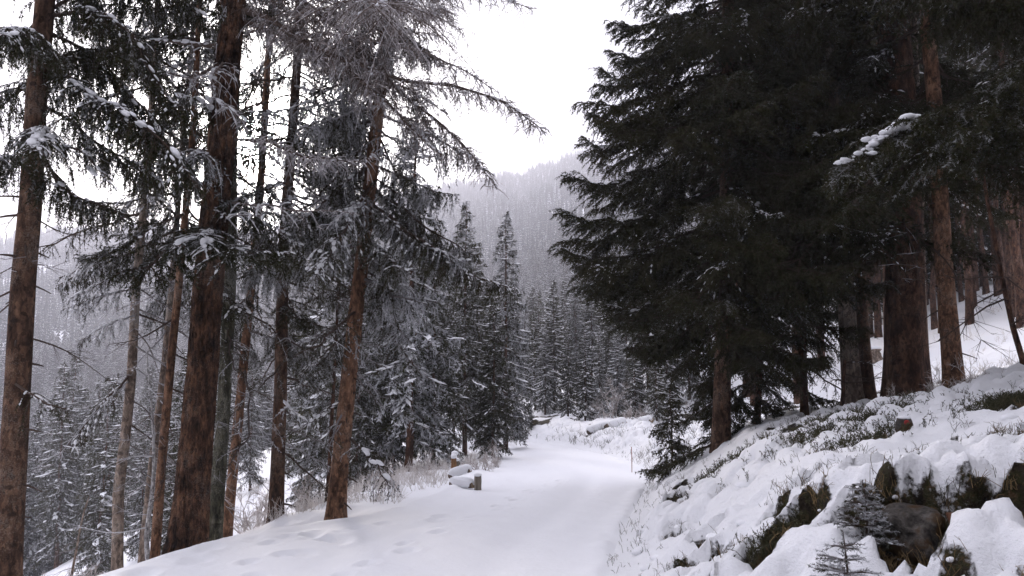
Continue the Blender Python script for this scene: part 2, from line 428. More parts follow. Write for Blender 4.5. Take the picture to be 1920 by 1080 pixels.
def prisms(mb, P, Q, r0, r1, mat=0, fr=0.5):
    """Many thin three-sided sticks from P to Q."""
    n = len(P)
    if n == 0: return
    D = unit(Q - P)
    ref = np.where(np.abs(D[:, 2:3]) < 0.8, np.array([[0, 0, 1.0]]), np.array([[1.0, 0, 0]]))
    A = unit(np.cross(D, ref)); Bv = np.cross(D, A)
    r0 = np.broadcast_to(np.asarray(r0, float), (n,)); r1 = np.broadcast_to(np.asarray(r1, float), (n,))
    vs = []
    for c, r in ((P, r0), (Q, r1)):
        for th in (0, 2.0944, 4.18879):
            vs.append(c + r[:, None] * (A * math.cos(th) + Bv * math.sin(th)))
    V = np.stack(vs, 1)
    base = np.arange(n)[:, None, None] * 6
    F = np.array([[0, 1, 4], [0, 4, 3], [1, 2, 5], [1, 5, 4], [2, 0, 3], [2, 3, 5]])[None]
    fr = np.repeat(np.broadcast_to(np.asarray(fr, float), (n,)), 6)
    mb.add(V, base + F, mat, fr)

def ribbons(mb, P, Q, r0, r1, rng, mat=0, fr=0.5):
    """The finest twigs: flat slips two triangles each."""
    n = len(P)
    if n == 0: return
    A = unit(np.cross(unit(Q - P), rng.normal(size=(n, 3))))
    V = np.stack([P - A * r0, P + A * r0, Q + A * r1, Q - A * r1], 1)
    F = np.arange(n)[:, None, None] * 4 + np.array([[0, 1, 2], [0, 2, 3]])[None]
    mb.add(V, F, mat, np.repeat(np.broadcast_to(np.asarray(fr, float), (n,)), 4))

def needles(mb, P, Q, rng, per_m, nl, nw, mat=1, fr=None, fwd=0.7, spread=0.8):
    """Needle tufts spiralling round the twigs P-Q: one slim triangle each."""
    L = np.linalg.norm(Q - P, axis=1)
    cnt = np.maximum(1, (L * per_m + rng.random(len(L))).astype(int))
    idx = np.repeat(np.arange(len(L)), cnt); n = len(idx)
    if n == 0: return
    D = unit(Q - P)[idx]
    u = rng.random(n)
    C = P[idx] + (Q - P)[idx] * u[:, None]
    rnd = rng.normal(size=(n, 3)); rad = unit(rnd - D * (rnd * D).sum(1, keepdims=True))
    N = unit(D * fwd + rad * spread)
    W_ = unit(np.cross(N, rng.normal(size=(n, 3))))
    l = nl * (0.7 + 0.6 * rng.random(n))[:, None]; w = nw * (0.7 + 0.6 * rng.random(n))[:, None]
    V = np.stack([C - W_ * w * 0.5, C + W_ * w * 0.5, C + N * l], 1)
    f = fr[idx] if fr is not None else rng.random(n)
    f = np.clip(f + 0.18 * rng.normal(size=n) + 0.15 * rad[:, 2], 0, 1)
    mb.add(V, np.arange(n * 3).reshape(-1, 3), mat, np.repeat(f, 3))

STY = {
    # sec: spacing of side twigs, len2: their length as share of bough + fixed, ter: spacing of hanging sprays, tl: spray length
    'hang':  dict(sec=.065, len2=(.12, .13), fwd2=.62, droop2=.55, ter=.048, tl=(.10, .40), tdir=(.25, .18, -1.0), per=95, nl=.034, nw=.0115, bare=.10, r=.016),
    'brush': dict(sec=.060, len2=(.24, .10), fwd2=.80, droop2=.30, ter=.050, tl=(.08, .20), tdir=(.75, .55, -.38), per=115, nl=.034, nw=.0125, bare=.10, r=.016),
    'thin':  dict(sec=.13, len2=(.15, .12), fwd2=.62, droop2=.5, ter=.085, tl=(.08, .26), tdir=(.35, .3, -.9), per=70, nl=.030, nw=.0105, bare=.22, r=.014),
    'larch': dict(sec=.075, len2=(.055, .16), fwd2=.50, droop2=.45, ter=.06, tl=(.05, .26), tdir=(.35, .6, -.55), per=36, nl=.015, nw=.010, bare=.06, r=.03, jit=.45),
    'mid':   dict(sec=.15, len2=(.22, .12), fwd2=.72, droop2=.40, ter=.16, tl=(.12, .30), tdir=(.45, .45, -.8), per=30, nl=.085, nw=.042, bare=.04, r=.014),
    'sap':   dict(sec=.035, len2=(.30, .03), fwd2=.75, droop2=.10, ter=.045, tl=(.025, .05), tdir=(.8, .6, .05), per=330, nl=.016, nw=.0036, bare=.05, r=.004),
}
def bough(mb, poly, sty, rng, mats=(0, 1), dens=1.0, r=None, tipclean=True, fr_bias=0.0, nmat=None):
    """One bough: limb, side twigs and sprays with needles, grown along a 3-D polyline."""
    s = STY[sty]
    poly = np.asarray(poly, float)
    seg = np.linalg.norm(np.diff(poly, axis=0), axis=1); cum = np.concatenate([[0], np.cumsum(seg)]); L = cum[-1]
    n = max(8, int(L / 0.07) if sty != 'mid' else int(L / .3) + 4)
    u = np.linspace(0, 1, n)
    ax = np.stack([np.interp(u * L, cum, poly[:, k]) for k in range(3)], 1)
    if n > 10:
        k = np.array([1, 2, 3, 2, 1.]) / 9
        for c in range(3):
            ax[2:-2, c] = np.convolve(ax[:, c], k, mode='valid')
    wob = 0.012 * min(L, 2.5)
    if sty != 'mid':
        ax = ax + (np.stack([np.interp(u, np.linspace(0, 1, 9), rng.normal(size=9)) for _ in range(3)], 1) * wob) * np.minimum(1, u * 4)[:, None]
    r0 = (s['r'] * (0.6 + 0.28 * L)) if r is None else r
    tube(mb, ax, r0 * (1 - u) ** 0.8 + 0.0035, 5 if sty != 'mid' else 3, mats[0], 0.35 + 0.25 * rng.random(), False)
    T = unit(np.gradient(ax, axis=0))
    # side twigs
    n2 = max(3, int(L * (1 - s['bare']) / s['sec'] * 2 * dens))
    s2 = s['bare'] + (1 - s['bare']) * (np.arange(n2) + rng.random(n2)) / n2
    P2 = np.stack([np.interp(s2, u, ax[:, k]) for k in range(3)], 1); T2 = unit(np.stack([np.interp(s2, u, T[:, k]) for k in range(3)], 1))
    side = np.where(np.arange(n2) % 2 == 0, 1.0, -1.0)
    S = unit(np.cross(T2, np.array([0, 0, 1.0]))) * side[:, None]
    env = (np.sin(np.clip(s2, 0, 1) * math.pi * 0.62 + 0.55)) * np.sqrt(np.clip(1.04 - s2, 0, 1)) * 1.25
    l2 = (s['len2'][0] * L + s['len2'][1]) * env * (0.6 + 0.7 * rng.random(n2)) + 0.03
    if sty == 'sap': l2 *= 0.8
    f2 = s['fwd2'] + 0.18 * rng.normal(size=n2)
    D2 = unit(T2 * f2[:, None] + S * np.sqrt(np.clip(1 - f2 ** 2, .1, 1))[:, None] + s.get('jit', 0.14) * rng.normal(size=(n2, 3)))
    m = 4 if sty != 'mid' else 2
    uu = np.linspace(0, 1, m + 1)
    dr = (s['droop2'] * (0.5 + rng.random(n2)))[:, None, None]
    C2 = P2[:, None] + D2[:, None] * (l2[:, None] * uu[None])[..., None] + np.array([0, 0, -1.0]) * (l2[:, None] * uu[None] ** 2)[..., None] * dr
    fr2 = np.clip(rng.random(n2) * 0.8 + 0.1 + fr_bias, 0, 1)
    for j in range(m):
        a, b_ = C2[:, j], C2[:, j + 1]
        w0 = 0.0055 * (1 - uu[j] * 0.7) * (1.5 if sty == 'mid' else 1) * (0.35 if sty == 'sap' else 1); w1 = 0.0055 * (1 - uu[j + 1] * 0.7) * (0.35 if sty == 'sap' else 1)
        prisms(mb, a, b_, w0, w1, mats[0], fr2)
        needles(mb, a, b_, rng, s['per'] * 0.9, s['nl'], s['nw'], mats[1], fr2)
    # sprays
    k3 = np.maximum(1, (l2 / s['ter'] * dens).astype(int))
    idx = np.repeat(np.arange(n2), k3); n3 = len(idx)
    u3 = 0.12 + 0.88 * rng.random(n3)
    fi = u3 * m; i0 = np.minimum(fi.astype(int), m - 1); ff = (fi - i0)[:, None]
    P3 = C2[idx, i0] * (1 - ff) + C2[idx, i0 + 1] * ff
    D2b = unit(C2[idx, i0 + 1] - C2[idx, i0])
    S3 = unit(np.cross(D2b, np.array([0, 0, 1.0]))) * np.where(rng.random(n3) < .5, 1, -1)[:, None]
    a, b_, c = s['tdir']
    D3 = unit(D2b * a + S3 * b_ * (0.3 + rng.random(n3))[:, None] + np.array([0, 0, 1.0]) * c + s.get('jit', 0.2) * rng.normal(size=(n3, 3)))
    l3 = (s['tl'][0] + (s['tl'][1] - s['tl'][0]) * rng.random(n3) ** 1.6) * (1.1 - 0.4 * u3)
    M3 = P3 + D3 * (l3 * .55)[:, None]
    bend = D3 * 0.9 + np.array([0, 0, -0.5 if c < -0.3 else 0.15]) * 0.6
    Q3 = M3 + unit(bend) * (l3 * .45)[:, None]
    fr3 = np.clip(fr2[idx] * 0.5 + rng.random(n3) * 0.55 + fr_bias, 0, 1)
    w = 0.0032 if sty not in ('mid', 'sap') else (0.006 if sty == 'mid' else 0.0012)
    if sty == 'larch': w = 0.0036
    ribbons(mb, P3, M3, w * 1.1, w * .9, rng, mats[0], fr3)
    ribbons(mb, M3, Q3, w * .9, w * .4, rng, mats[0], fr3)
    needles(mb, P3, M3, rng, s['per'], s['nl'], s['nw'], mats[1], fr3)
    needles(mb, M3, Q3, rng, s['per'], s['nl'], s['nw'] * 0.9, mats[1], fr3)
    return ax, C2

# icosphere template
def ico(sub):
    import bmesh
    bm = bmesh.new(); bmesh.ops.create_icosphere(bm, subdivisions=sub, radius=1.0)
    V = np.array([v.co[:] for v in bm.verts]); F = np.array([[v.index for v in f.verts] for f in bm.faces]); bm.free()
    return V, F
ICO = {k: ico(k) for k in (1, 2, 3, 4)}
def blob(mb, c, size, rng, sub=2, amp=0.15, fwd=None, mat=0):
    """A rounded lump of snow or stone; SIZE are its half axes, FWD its long direction."""
    V, F = ICO[sub]
    ph = rng.random((5, 3)) * 6.3; fq = rng.normal(size=(5, 3)) * 1.7
    d = sum(np.sin(V @ fq[i] + ph[i, 0]) for i in range(5)) / 5.0
    V2 = V * (1 + amp * d)[:, None] * np.asarray(size)
    if fwd is not None:
        f = unit(np.asarray(fwd, float)); sd = unit(np.cross(np.array([0, 0, 1.0]), f)); up = np.cross(f, sd)
        V2 = V2[:, :1] * f + V2[:, 1:2] * sd + V2[:, 2:] * up
    mb.add(V2 + np.asarray(c), F, mat, 0.5)

OCT_V = np.array([[1, 0, 0], [-1, 0, 0], [0, 1, 0], [0, -1, 0], [0, 0, 1.0], [0, 0, -.6]])
OCT_F = np.array([[0, 2, 4], [2, 1, 4], [1, 3, 4], [3, 0, 4], [2, 0, 5], [1, 2, 5], [3, 1, 5], [0, 3, 5]])
def octa(mb, c, size, fwd, mat):
    """A streak of snow on a twig of a tree some way off."""
    f = unit(np.asarray(fwd, float)); sd = unit(np.cross(np.array([0, 0, 1.0]), f)); up = np.cross(f, sd)
    V = OCT_V * np.asarray(size)
    mb.add(V[:, :1] * f + V[:, 1:2] * sd + V[:, 2:] * up + np.asarray(c), OCT_F, mat, 0.5)

def dust(mb, C2, rng, n, w0=.006, w1=.02):
    """Small streaks of snow caught along the side twigs, in patches."""
    patch = rng.random(6)
    m = C2.shape[1] - 1
    for _ in range(n):
        u = np.clip(patch[rng.integers(6)] + .06 * rng.normal(), 0, .999); i = int(u * len(C2)); j = rng.integers(0, m)
        f = C2[i, j + 1] - C2[i, j]; c = C2[i, j] + f * rng.random(); w = w0 + (w1 - w0) * rng.random() ** 2
        octa(mb, c + np.array([0, 0, w * .5]), (w * (1.5 + 2 * rng.random()), w, w * .6), f, 0)

def snow_on(mb, ax, rng, amount=1.0, w=0.05, mat=0, t0=.15, sub=1):
    """Lumps of snow lying along the upper side of a limb."""
    n = len(ax); seg = np.linalg.norm(np.diff(ax, axis=0), axis=1).sum()
    k = int(seg / 0.05 * amount)
    s = t0; 
    for _ in range(k):
        if rng.random() < 0.12: s += 0.05 + 0.14 * rng.random()
        s += 0.05 / seg / max(amount, .2)
        if s > 0.97: break
        i = min(int(s * (n - 1)), n - 2)
        c = ax[i] + (ax[i + 1] - ax[i]) * (s * (n - 1) - i)
        f = ax[min(i + 1, n - 1)] - ax[i]
        for _k in range(2):
            ww = w * (0.25 + 0.75 * rng.random() ** 2)
            blob(mb, c + np.array([0, 0, ww * .3]) + rng.normal(size=3) * w * np.array([.75, .75, .12]), (ww * (1.1 + .9 * rng.random()), ww, ww * .5), rng, sub, .35, f, mat)

# ------------------------------------------------------------------ setting: the ground sheets
YS = np.concatenate([np.arange(1.2, 6, 0.04), np.arange(6, 14, 0.055), np.arange(14, 24, .09), np.arange(24, 36.01, 0.15)])
def sheet(name, S, xfun, zfun, mat, attrs=None):
    Y, SS = np.meshgrid(YS, S, indexing='ij')
    X = xfun(Y, SS); Z, at_ = zfun(X, Y, SS)
    if at_ and 'dx' in at_: X = X + at_.pop('dx'); Y = Y + at_.pop('dy')
    V = np.stack([X, Y, Z], -1).reshape(-1, 3)
    me = mesh_from(name, V, grid_quads(len(YS), len(S)), None, [mat], attrs={k: v.ravel() for k, v in at_.items()} if at_ else None, smooth=True)
    return tag(link(name, me), kind='structure')

rng = np.random.default_rng(7)
# tracks and footprints pressed into the road snow
prints = []
def trail(x0, y0, x1, y1, n, rr):
    for i in range(n):
        u_ = (i + .5) / n; sd = 0.11 if i % 2 else -0.11
        prints.append((x0 + (x1 - x0) * u_ + sd + rng.normal() * .05, y0 + (y1 - y0) * u_ + rng.normal() * .06, rr * (.8 + .4 * rng.random()), .014 + .012 * rng.random()))
trail(-3.1, 4.5, -2.7, 9.2, 9, .11); trail(-2.2, 6.0, -2.3, 9.0, 6, .10); trail(-2.9, 8.2, -0.6, 10.4, 7, .11); trail(-1.9, 5.0, 0.9, 15.0, 20, .09)
for _ in range(26): prints.append((-3.2 + 1.5 * rng.random(), 4.5 + 5.0 * rng.random(), .05 + .12 * rng.random(), .01 + .02 * rng.random()))
def road_zf(X, Y, SS):
    l = xL(Y); r = xR(Y); mid = (X - l) / (r - l)
    z = height(X, Y) + 0.018 * fbm(X / .9, Y / 1.6, 21, 4) + 0.006 * fbm(X / .16, Y / .2, 22, 3)
    for c, d in ((.36, .04), (.72, .045)):
        z = z - d * np.exp(-((mid - c - .03 * np.sin(Y * .3)) / .06) ** 2) * (0.6 + .4 * fbm(X * 0, Y / 3, 30, 2))
    z = z + 0.035 * np.exp(-((mid - .55) / .1) ** 2)
    z = z + 0.05 * np.exp(-((mid - .04) / .05) ** 2) * (.6 + fbm(X / .8, Y / .8, 33, 3)) + 0.05 * np.exp(-((mid - .97) / .04) ** 2) * (.5 + fbm(X / .5, Y / .5, 34, 3))
    for (cx, cy, rr, dp) in prints:
        d2 = ((X - cx) / rr) ** 2 + ((Y - cy) / (rr * 1.4)) ** 2
        z = z - 1.5 * dp * np.exp(-d2 * d2) + dp * .5 * np.exp(-(np.sqrt(d2) - 1.35) ** 2 * 9)
    edge = np.minimum(mid, 1 - mid); k = sstep(0, .02, edge)
    return z * k + height(X, Y) * (1 - k), None
sheet('road', np.linspace(0, 1, 130), lambda Y, S: xL(Y) + S * (xR(Y) - xL(Y)), road_zf, m_road)

def slope_zf(X, Y, S):
    z = height(X, Y) + 0.07 * fbm(X / .55, Y / .55, 41, 4) * sstep(.1, .8, S)
    z = z - 0.35 * sstep(6.6, 7.0, S) - .5 * sstep(35.2, 36, Y)
    return z, None
sheet('slope', np.concatenate([np.linspace(0, 2, 45), np.linspace(2.06, 7, 60)])[::-1], lambda Y, S: xL(Y) - S, slope_zf, m_snow)

# the bank: pillows of snow over heather, turf and stone
HOL = [  # bare hollows cut into the bank: centre x, y, radii, depth
    (2.26, 4.50, .36, .30, .34), (2.66, 4.32, .27, .22, .26), (1.74, 5.35, .33, .20, .22), (1.33, 6.1, .24, .14, .12), (2.02, 4.95, .18, .14, .16),
    (3.05, 4.55, .16, .10, .12), (3.2, 5.1, .18, .09, .12), (2.95, 5.6, .15, .08, .1), (4.35, 6.9, .32, .16, .12), (1.55, 6.5, .2, .1, .09), (2.15, 6.0, .16, .1, .09),
    (1.75, 8.6, .12, .3, .08), (1.95, 9.7, .12, .4, .1), (2.25, 10.6, .12, .4, .1), (2.6, 4.9, .14, .07, .09), (1.2, 5.2, .14, .06, .06), (1.9, 5.9, .12, .08, .08), (1.45, 7.2, .14, .1, .08), (2.4, 5.3, .15, .08, .09)]
rb_ = np.random.default_rng(11)
PIL = []
for _ in range(5400):
    s = 0.25 + 5.2 * rb_.random() ** 1.25; y = 2.2 + 14 * rb_.random() ** 1.4
    if rb_.random() < .25: y = 16 + 16 * rb_.random(); s = .2 + 2.2 * rb_.random()
    r_ = .04 + .13 * rb_.random() ** 2.0 + .02 * (y > 12)
    x = float(xR(y)) + s
    if any(((x - h[0]) / (h[2] * .95)) ** 2 + ((y - h[1]) / (h[3] * .95)) ** 2 < 1 for h in HOL): continue
    PIL.append((x, y, r_))
S_bank = np.concatenate([np.arange(0, 3.2, .032), np.arange(3.2, 6, .06), np.linspace(6, 9, 26)])
BARE_PTS = []
def bank_zf(X, Y, S):
    z0 = height(X, Y)
    z = z0 + (0.06 * fbm(X / .5, Y / .5, 51, 4) + .035 * fbm(X / .11, Y / .11, 52, 3)) * sstep(.1, .6, S)
    cap = np.zeros_like(z)
    XW = X + .06 * fbm(X / .13, Y / .13, 53, 3); YW = Y + .06 * fbm(X / .13, Y / .13, 57, 3)
    for (px, py, r_) in PIL:
        i0, i1 = np.searchsorted(YS, (py - r_, py + r_))
        s0 = px - float(xR(py)); j0, j1 = np.searchsorted(S_bank, (s0 - r_ - .25, s0 + r_ + .25))
        if i1 <= i0 or j1 <= j0: continue
        d2 = ((XW[i0:i1, j0:j1] - px) ** 2 + (YW[i0:i1, j0:j1] - py) ** 2) / r_ ** 2
        c = np.clip(1 - d2, 0, 1) ** .58 * r_ * .95
        cap[i0:i1, j0:j1] = np.maximum(cap[i0:i1, j0:j1], c)
    soft = sstep(.15, .5, S) * (1 - sstep(5, 6.5, S))
    clump = sstep(-.12, .25, fbm(X / 1.6, Y / 1.6, 61, 3))
    z = z + cap * soft * (.4 + .6 * clump) - .04 * (1 - sstep(0, .02, cap)) * soft * clump
    bare = np.zeros_like(z); DX = np.zeros_like(z); DY = np.zeros_like(z)
    # gaps between the pillows where heather and turf show
    gap = (1 - sstep(0, .03, cap)) * soft * sstep(-.15, .15, fbm(X / .45, Y / .45, 71, 4))
    bare = np.maximum(bare, gap * .9)
    for (hx, hy, a, b2, dp) in HOL:
        d = np.sqrt(((X - hx) / a) ** 2 + ((Y - hy) / b2) ** 2) * (1 + .35 * fbm(X / .14, Y / .14, 77, 3))
        k = 1 - sstep(.82, 1.0, d)
        fl = gz(hx - a * .75, hy - b2 * .75) - .25 * dp + .30 * dp * fbm(X / .12, Y / .12, 78, 3)
        z = z * (1 - k) + np.maximum(np.minimum(z - .04, fl + .12 * (z - fl)), z - .24) * k; bare = np.maximum(bare, 1 - sstep(.86, 1.0, d))
        # the snow above each hollow leans out over it
        up_ = sstep(-.35, .35, ((X - hx) / a * .5 + (Y - hy) / b2) / np.maximum(d, .3))
        lip = sstep(.93, 1.03, d) * (1 - sstep(1.08, 1.9, d)) * up_
        k2 = .16 * lip * (.6 + .8 * vnoise(X / .07, Y / .07, 79))
        DX -= (X - hx) * k2; DY -= (Y - hy) * k2; z = z + .05 * lip
    # snow does not hold on faces this steep: turf and soil show there
    zy, zs = np.gradient(z, YS, S_bank)
    steep = np.hypot(zy, zs)
    for _ in range(5):
        p_ = np.pad(steep, 1, mode='edge'); steep = (p_[:-2, 1:-1] + p_[2:, 1:-1] + p_[1:-1, :-2] + p_[1:-1, 2:] + 2 * p_[1:-1, 1:-1]) / 6
    bare = np.maximum(bare * (.55 + .45 * sstep(-.35, .0, fbm(X / .16, Y / .16, 83, 3))), sstep(1.45, 2.2, steep) * soft * (1 - sstep(10, 14, Y)) * sstep(-.30, .12, fbm(X / .17, Y / .17, 81, 4)))
    bare = np.maximum(bare, sstep(2.3, 3.2, steep) * soft * .9)
    for _ in range(2):
        p_ = np.pad(bare, 1, mode='edge'); bare = (p_[:-2, 1:-1] + p_[2:, 1:-1] + p_[1:-1, :-2] + p_[1:-1, 2:] + 2 * p_[1:-1, 1:-1]) / 6
    z = z - 0.35 * sstep(8.6, 9.0, S) - .5 * sstep(35.2, 36, Y)
    k = sstep(0, .12, S)
    z = z + bare * .03 * fbm(X / .05, Y / .05, 85, 3) * soft
    z = z0 * (1 - k) + z * k
    pick_ = (bare > .62) & (Y < 9) & (S < 5)
    BARE_PTS.append(np.stack([(X + DX)[pick_], (Y + DY)[pick_], z[pick_]], 1))
    return z, {'bare': bare, 'dx': DX, 'dy': DY}
sheet('snow_bank', S_bank, lambda Y, S: xR(Y) + S, bank_zf, m_bank)

# the wide terrain that carries everything, out past the far ridge
du = 0.030
uu_ = np.arange(-math.asinh(1500 / 7), math.asinh(1500 / 7) + du, du); gx = 7 * np.sinh(uu_)
vv = np.arange(-math.asinh(90 / 7), math.asinh(1250 / 7) + du, du); gy = 7 * np.sinh(vv)
GX, GY = np.meshgrid(gx, gy)
GZ = height(GX, GY)
inside = sstep(1.3, 2.0, GY) * (1 - sstep(31.8, 33.2, GY)) * (1 - sstep(5.9, 6.6, xL(GY) - GX)) * (1 - sstep(7.9, 8.6, GX - xR(GY)))
GZ = GZ - 0.6 * inside + 0.12 * fbm(GX / 1.1, GY / 1.1, 91, 3) * sstep(6, 12, np.abs(GX)) * (1 - inside)
tag(link('terrain', mesh_from('terrain', np.stack([GX, GY, GZ], -1).reshape(-1, 3), grid_quads(len(gy), len(gx)), None, [m_snow], smooth=True)), kind='structure')

# ------------------------------------------------------------------ branch library (shared meshes)
LIB = {}
def lib_branch(sty, L, seed, dens=1.0, droop=.25, up=.12):
    rng = np.random.default_rng(seed)
    x = np.linspace(0, 1, 14)
    poly = np.stack([x * L, 0.10 * L * np.sin(x * 3 + seed) * x, L * (-droop * x ** 1.4 + up * x ** 4)], 1)
    mb = MB(); ax, C2 = bough(mb, poly, sty, rng, dens=dens)
    me = mb.mesh('branch_' + sty, [m_wood, m_needle])
    sm = MB(); snow_on(sm, ax, rng, .7, .036)
    dust(sm, C2, rng, int(L * 55))
    # a few pads on the side twigs too
    for _ in range(int(L * 4)):
        i = rng.integers(3, len(ax) - 1); a = rng.random() * 6.3; d = .05 + .14 * rng.random() * L * .6
        blob(sm, ax[i] + np.array([math.cos(a) * d, math.sin(a) * d, -.02 + .02 * rng.random()]), (.02 + .04 * rng.random(), .015 + .02 * rng.random(), .010 + .01 * rng.random()), rng, 1, .3)
    sme = sm.mesh('branch_snow', [m_snow], True)
    LIB.setdefault(sty, []).append((L, me, sme))
for i, L in enumerate((0.7, 1.2, 1.2, 1.8, 1.8, 2.5)): lib_branch('hang', L, 100 + i)
for i, L in enumerate((0.6, 1.1, 1.1, 1.8, 1.8, 2.6, 2.6)): lib_branch('brush', L, 200 + i, 1.0, .28, .20)
for i, L in enumerate((0.5, 0.9, 1.4, 2.0)): lib_branch('thin', L, 300 + i, 1.0, .30, .10)
def lib_dead(L, seed):
    rng = np.random.default_rng(seed); mb = MB()
    x = np.linspace(0, 1, 9); ph = rng.random() * 6
    ax = np.stack([x * L, .08 * L * np.sin(x * 4 + ph) * x, L * (-.25 * x + .12 * np.sin(x * 3 + ph) * x)], 1)
    tube(mb, ax, .009 * (.6 + .4 * L) * (1 - x) + .002, 4, 0, .45, False)
    n = int(L * 12); i = rng.integers(2, 9, n); P = ax[i]; D = unit(np.stack([.6 + .3 * rng.random(n), rng.choice([-1, 1], n) * (.4 + .6 * rng.random(n)), -.5 * rng.random(n)], 1))
    l = (.08 + .3 * rng.random(n)) * L ** .5; Q = P + D * l[:, None]
    prisms(mb, P, Q, .0035, .0012, 0, .3 + .6 * rng.random(n))
    k = rng.integers(0, n, n * 2); u_ = rng.random(n * 2)[:, None]; P2 = P[k] + (Q - P)[k] * u_
    Q2 = P2 + unit(D[k] + .7 * rng.normal(size=(n * 2, 3))) * (.05 + .12 * rng.random(n * 2))[:, None]
    prisms(mb, P2, Q2, .0022, .0008, 0, .3 + .7 * rng.random(n * 2))
    sm = MB(); snow_on(sm, ax, rng, .7, .014)
    LIB.setdefault('dead', []).append((L, mb.mesh('branch_dead', [m_wood]), sm.mesh('branch_snow', [m_snow], True)))
for i, L in enumerate((.35, .7, 1.1, 1.6)): lib_dead(L, 400 + i)

def put_branch(tree, loc, az, L, sty, pitch, frost, snow, rng, roll=0.0):
    c = [b for b in LIB[sty]]; c.sort(key=lambda b: abs(b[0] - L) + .25 * rng.random())
    bl, me, sme = c[0]
    sc = L / bl
    o = bpy.data.objects.new('branch', me); COL.objects.link(o); o.parent = tree
    o.location = loc; o.rotation_euler = Euler((roll, pitch, az), 'XYZ')
    o.scale = (sc, sc * (1 if rng.random() < .5 else -1), sc); o['frost'] = float(frost)
    if snow:
        q = bpy.data.objects.new('snow', sme); COL.objects.link(q); q.parent = o; q['kind'] = 'stuff'
    return o

def trunk_mesh(path, r0, r1, flare=1.6, sides=18, ridges=0.0, seed=0, mat=None, rings=None, frz=.6):
    """A tapering trunk along PATH (local points), flared at the foot, with bark relief in the mesh."""
    rng = np.random.default_rng(seed)
    path = np.asarray(path, float)
    seg = np.linalg.norm(np.diff(path, axis=0), axis=1); cum = np.concatenate([[0], np.cumsum(seg)]); L = cum[-1]
    n = rings or max(24, int(L / .22)); d = np.linspace(0, 1, n) ** 1.35 * L
    P = np.stack([np.interp(d, cum, path[:, k]) for k in range(3)], 1)
    k = np.array([1, 2, 3, 2, 1.]) / 9
    for c in range(2): P[2:-2, c] = np.convolve(P[:, c], k, mode='valid')
    P[:, 0] += .25 * r0 * np.interp(d, np.linspace(0, L, 9), rng.normal(size=9)); P[:, 1] += .25 * r0 * np.interp(d, np.linspace(0, L, 9), rng.normal(size=9))
    u_ = d / L
    rad = (r0 + (r1 - r0) * u_ ** .9) * (1 + (flare - 1) * np.exp(-d / (2.2 * r0)))
    th = np.linspace(0, 2 * math.pi, sides, endpoint=False)
    D, TH = np.meshgrid(d, th, indexing='ij')
    ph = rng.random(4) * 6
    lob = .10 * np.exp(-D / (3 * r0)) * flare * (np.sin(TH * 3 + ph[0]) + .6 * np.sin(TH * 5 + ph[1]))
    rel = .035 * (fbm(np.cos(TH) * 2.2 + 7, D * 1.3 + np.sin(TH) * 2.2, seed + 3, 3))
    if ridges > 0:
        a = TH / (2 * math.pi) * 22 + .9 * fbm(D * .9, TH * 0 + 2, seed + 5, 3) + .8 * fbm(np.cos(TH) * 3, D * 2.2 + np.sin(TH) * 3, seed + 6, 3)
        rel = rel + ridges * (np.abs(np.sin(a * math.pi)) ** .7 - .5) + ridges * .7 * fbm(np.cos(TH) * 9, D * 4 + np.sin(TH) * 9, seed + 9, 3)
    rr = rad[:, None] * (1 + lob + rel)
    V = np.stack([P[:, 0:1] + rr * np.cos(TH), P[:, 1:2] + rr * np.sin(TH), np.broadcast_to(P[:, 2:3], rr.shape)], -1).reshape(-1, 3)
    i = np.arange(n - 1)[:, None] * sides; j = np.arange(sides)[None]; kk = (j + 1) % sides
    q = np.stack([i + j, i + kk, i + sides + kk, i + sides + j], -1).reshape(-1, 4)
    V = np.concatenate([V, P[-1:]]); j = np.arange(sides)
    tr = np.stack([(n - 1) * sides + j, (n - 1) * sides + (j + 1) % sides, np.full(sides, len(V) - 1)], -1)
    return mesh_from('trunk', V, q, tr, [mat], smooth=True)

